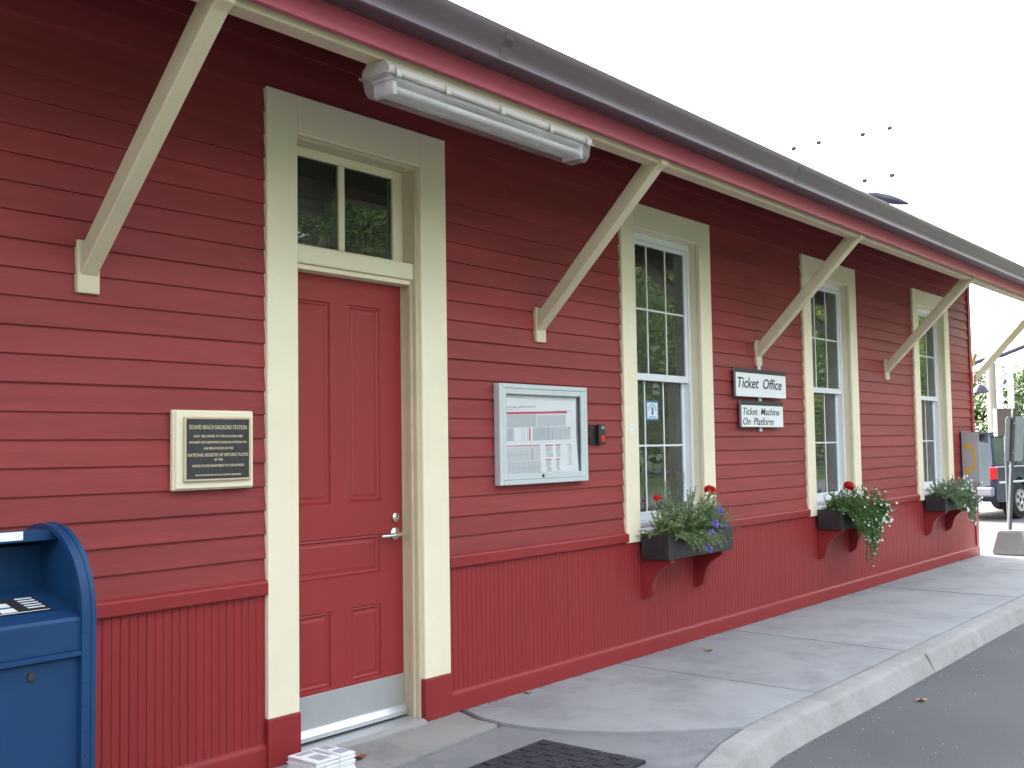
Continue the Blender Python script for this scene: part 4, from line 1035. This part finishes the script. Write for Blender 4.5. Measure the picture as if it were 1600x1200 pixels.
# street light head seen over the roof
sh = thing('street_light', (25.9, 4.3, -.1), 'dark street light head peeking above the gutter line', 'lamp')
MB().tube([(24.3, 5.9, -.12), (24.3, 5.9, 7.0), (24.42, 5.35, 7.25), (24.54, 4.95, 7.12)], [.09, .06, .04, .04], 8).build('post', 'galv', sh, smooth=True)
q = MB(); prf = [(.0, .05), (.12, .11), (.35, .13), (.6, .10), (.80, .03)]
p0 = Vector((24.50, 5.0, 7.10)); dirv = (Vector((25.05, 4.28, 6.86))-p0).normalized(); L_ = (Vector((25.05, 4.28, 6.86))-p0).length/.8
q.tube([p0+dirv*o*L_ for o, r in prf], [r*.85 for o, r in prf], 10); q.build('lamp_head', 'insul', sh, smooth=True)
# overhead line: wires with insulators
INS = [(37.36, 12.45, 12.22), (37.92, 11.72, 12.42), (38.93, 10.44, 12.70), (39.54, 9.66, 12.92), (39.03, 10.47, 11.0), (39.66, 9.67, 11.18)]
where = ['leftmost dark insulator in the white sky, upper row', 'second dark insulator from the left in the white sky', 'third dark insulator from the left on the upper wires', 'highest and rightmost dark insulator on the upper wires', 'left one of the two lower dark insulators above the roof', 'right one of the two lower dark insulators above the roof']
for p, l_ in zip(INS, where):
    o = MB().lathe([(0, -.09), (.06, -.08), (.085, -.04), (.06, 0), (.085, .04), (.06, .08), (0, .09)], p, (.3, .9, .1), 10).build('insulator', 'insul', None, smooth=True)
    tag(o, l_, 'insulator', 'insulators on the overhead wires')
for k, (p, l_) in enumerate(zip(INS, ['first', 'second', 'third', 'fourth', 'fifth', 'sixth'])):
    d = Vector((.55, -.83, .0)) if k > 3 else Vector((.55, -.83, 0))
o = MB()
for p in (INS[0], INS[2], INS[4]): o.tube([Vector(p)+Vector((-10.5, 13.6, -3.6)), Vector(p), Vector(p)+Vector((8, -9.5, 3.1))], .0028, 4)
tag(o.build('overhead_wire', 'wire'), 'hair thin overhead railway wires joining the insulators', 'wire')
mast('catenary_mast', 'faint pale catenary mast top just above the gutter', 43.25, 13.0, 13.7, .30, .8, .014)

# ------------------------------------------------------------------ trees
def tree(loc, h_, rad, label, mt_, seed, nclump=60, per=110, ls=.22, group=None, low=.25):
    rnd = random.Random(seed); x, y, z = loc
    t = thing('tree', loc, label, 'tree', group)
    tr = MB(); tr.tube([(x, y, z), (x+.1, y, z+h_*.25), (x-.1, y+.1, z+h_*.5), (x, y, z+h_*.85)], [h_*.028, h_*.022, h_*.015, h_*.004], 8)
    cl = []
    for i in range(nclump):
        u = rnd.uniform(-1, 1); th = rnd.random()*6.283; r_ = rnd.random()**.45
        cz = z+h_*(low+(1-low)*.5)+u*r_*h_*(1-low)*.5
        rr = math.sqrt(max(0, 1-u*u))*r_*rad
        c = Vector((x+rr*math.cos(th), y+rr*math.sin(th), cz)); cl.append((c, rnd.uniform(.12, .26)*rad))
        if i % 5 == 0:
            s0 = Vector((x, y, z+h_*rnd.uniform(.25, .6))); tr.tube([s0, s0.lerp(c, .5)+Vector((0, 0, .15)), c], [h_*.010, h_*.006, h_*.002], 5)
    tr.build('trunk', 'trunk', t, smooth=True)
    f_ = MB()
    for c, r_ in cl:
        for _ in range(per):
            d = Vector((rnd.gauss(0, 1), rnd.gauss(0, 1), rnd.gauss(0, .8))).normalized()*r_*rnd.random()**.4
            p = c+d; a_ = Vector((rnd.uniform(-1, 1), rnd.uniform(-1, 1), rnd.uniform(-1, .4))).normalized(); s_ = a_.orthogonal().normalized()*rnd.uniform(.35, .6)
            L = ls*rnd.uniform(.6, 1.3)
            f_.add([p, p+(a_*.5+s_*.5)*L, p+a_*L, p+(a_*.5-s_*.5)*L], [(0, 1, 2, 3)])
    tag(f_.build('crown', mt_, t), kind='stuff')
# beyond the corner, behind the parked car
tree((49.5, 9.6, -.13), 5.2, 2.6, 'bright green tree right beside the station corner, behind the lamp', 'crown_c', 11, 50, 110, .26)
tree((54.5, 8.6, -.13), 5.0, 2.6, 'green tree between the utility pole and the lattice mast', 'crown_c', 12, 50, 110, .26)
tree((60, 7.6, -.13), 5.4, 3.0, 'dark rounded tree right of the lattice mast', 'crown_c', 13, 50, 110, .28)
tree((56, 3.2, -.13), 4.4, 3.0, 'low dark tree at the far right picture edge', 'crown_c', 14, 50, 110, .28)
# across the road, seen as reflections in the windows
tree((21, -18, -.13), 13.5, 5.0, 'tall tree across the road added to darken the transom reflection above the door', 'crown_a', 20, 100, 330, .17, low=.12)  # put in to cover the bright sky in the transom reflection
tree((29, -18, -.13), 12.5, 5.0, 'tall tree across the road between the two nearest reflected trees', 'crown_a', 26, 100, 330, .17, low=.12)
tree((37, -17, -.13), 12.5, 5.0, 'tall tree across the road reflected in the nearest window', 'crown_b', 21, 100, 330, .17, low=.12)
tree((46, -19, -.13), 11.5, 5.0, 'second tall tree across the road reflected in the nearest window', 'crown_a', 22, 100, 330, .17, low=.12)
tree((55, -18, -.13), 12.5, 5.2, 'tall tree across the road reflected in the middle window', 'crown_b', 23, 100, 330, .17, low=.12)
tree((64, -19, -.13), 11.5, 5.2, 'tall tree across the road reflected between middle and farthest window', 'crown_a', 24, 100, 330, .17, low=.12)
tree((74, -18, -.13), 12.5, 5.4, 'tall tree across the road reflected in the farthest window', 'crown_b', 25, 100, 330, .17, low=.12)
rnd = random.Random(3); tl = MB()
for i in range(110000):
    x = rnd.uniform(-50, 115); y = -21-rnd.random()*6; top_ = 15.0+1.6*math.sin(x*.35)+1.2*math.sin(x*.9+1)
    z = rnd.random()**.8*top_; p = Vector((x, y, z)); a_ = Vector((rnd.uniform(-1, 1), rnd.uniform(-1, 1), rnd.uniform(-1, .4))).normalized(); s_ = a_.orthogonal().normalized()*.5; L = rnd.uniform(.25, .48)
    tl.add([p, p+(a_*.5+s_*.5)*L, p+a_*L, p+(a_*.5-s_*.5)*L], [(0, 1, 2, 3)])
tag(tl.build('wood', 'crown_d'), 'mass of trees across the road partly reflected, spread and raised to block skylight', 'wood', kind='stuff')  # left stretch and height added to keep low skylight off the upper wall

# ------------------------------------------------------------------ litter
def fallen(x, y, z, s_, m_, label, rz):
    mb = MB(); n = 9; vs = []
    for k in range(n):
        a_ = 2*math.pi*k/n; r_ = s_*(.55+.45*(k % 2))*(1.3 if k in (0, 1) else 1); vs.append((x+r_*math.cos(a_+rz), y+r_*math.sin(a_+rz), z+.004+.35*s_*abs(math.sin(a_*1.5))))
    vs.append((x, y, z+.003)); mb.add(vs, [(k, (k+1) % n, n) for k in range(n)])
    tag(mb.build('fallen_leaf', m_), label, 'leaf', 'fallen leaves')
db = MB()
for i in range(900):
    if random.random() < .75: x = random.uniform(4.42, 14); y = -.024-abs(random.gauss(0, .012)); z = .0005
    else:
        x = random.uniform(5.0, 13); y = kin(x)-.205-abs(random.gauss(0, .03)); z = -.1195
    s_ = random.uniform(.002, .008)
    a_ = random.random()*3; db.add([(x-s_*math.cos(a_), y-s_*math.sin(a_)*.6, z), (x+s_*.4, y-s_*.5, z), (x+s_*math.cos(a_), y+s_*math.sin(a_)*.6, z), (x, y, z+s_*.5)], [(0, 1, 3), (1, 2, 3), (2, 0, 3)])
tag(db.build('debris', 'soil'), 'brown debris gathered along the foot of the wall and kerb', 'debris', kind='stuff')
fallen(6.62, -1.78, -.12, .040, 'deadleaf', 'curled tan fallen leaf on the asphalt by the kerb', .4)
fallen(6.75, -.30, 0, .035, 'deadleaf', 'dry fallen leaf on the pavement below the first window box', 1.2)
fallen(5.02, -.07, 0, .030, 'deadleaf', 'small brown fallen leaf against the base board right of the door', 2.0)
fallen(3.52, -.24, 0, .045, 'deadred', 'dark red fallen leaf next to the newspaper bundle', .9)
lt = MB()
for i in range(260):
    if random.random() < .6:
        x = random.uniform(4.5, 11); y = kin(x)-.22-abs(random.gauss(0, .28)); z = -.12
    else: x = random.uniform(3.5, 12); y = -random.random()**2*1.1-.03; z = 0
    s_ = random.uniform(.0015, .005)
    lt.add([(x-s_, y, z), (x, y-s_, z), (x+s_, y+.3*s_, z), (x, y, z+s_*.9)], [(0, 1, 3), (1, 2, 3), (2, 0, 3)])
tag(lt.build('grit', 'litter'), 'pale grit and seeds scattered along the kerb', 'grit', kind='stuff')

for o in bpy.data.objects:
    if '_o' in o: del o['_o']
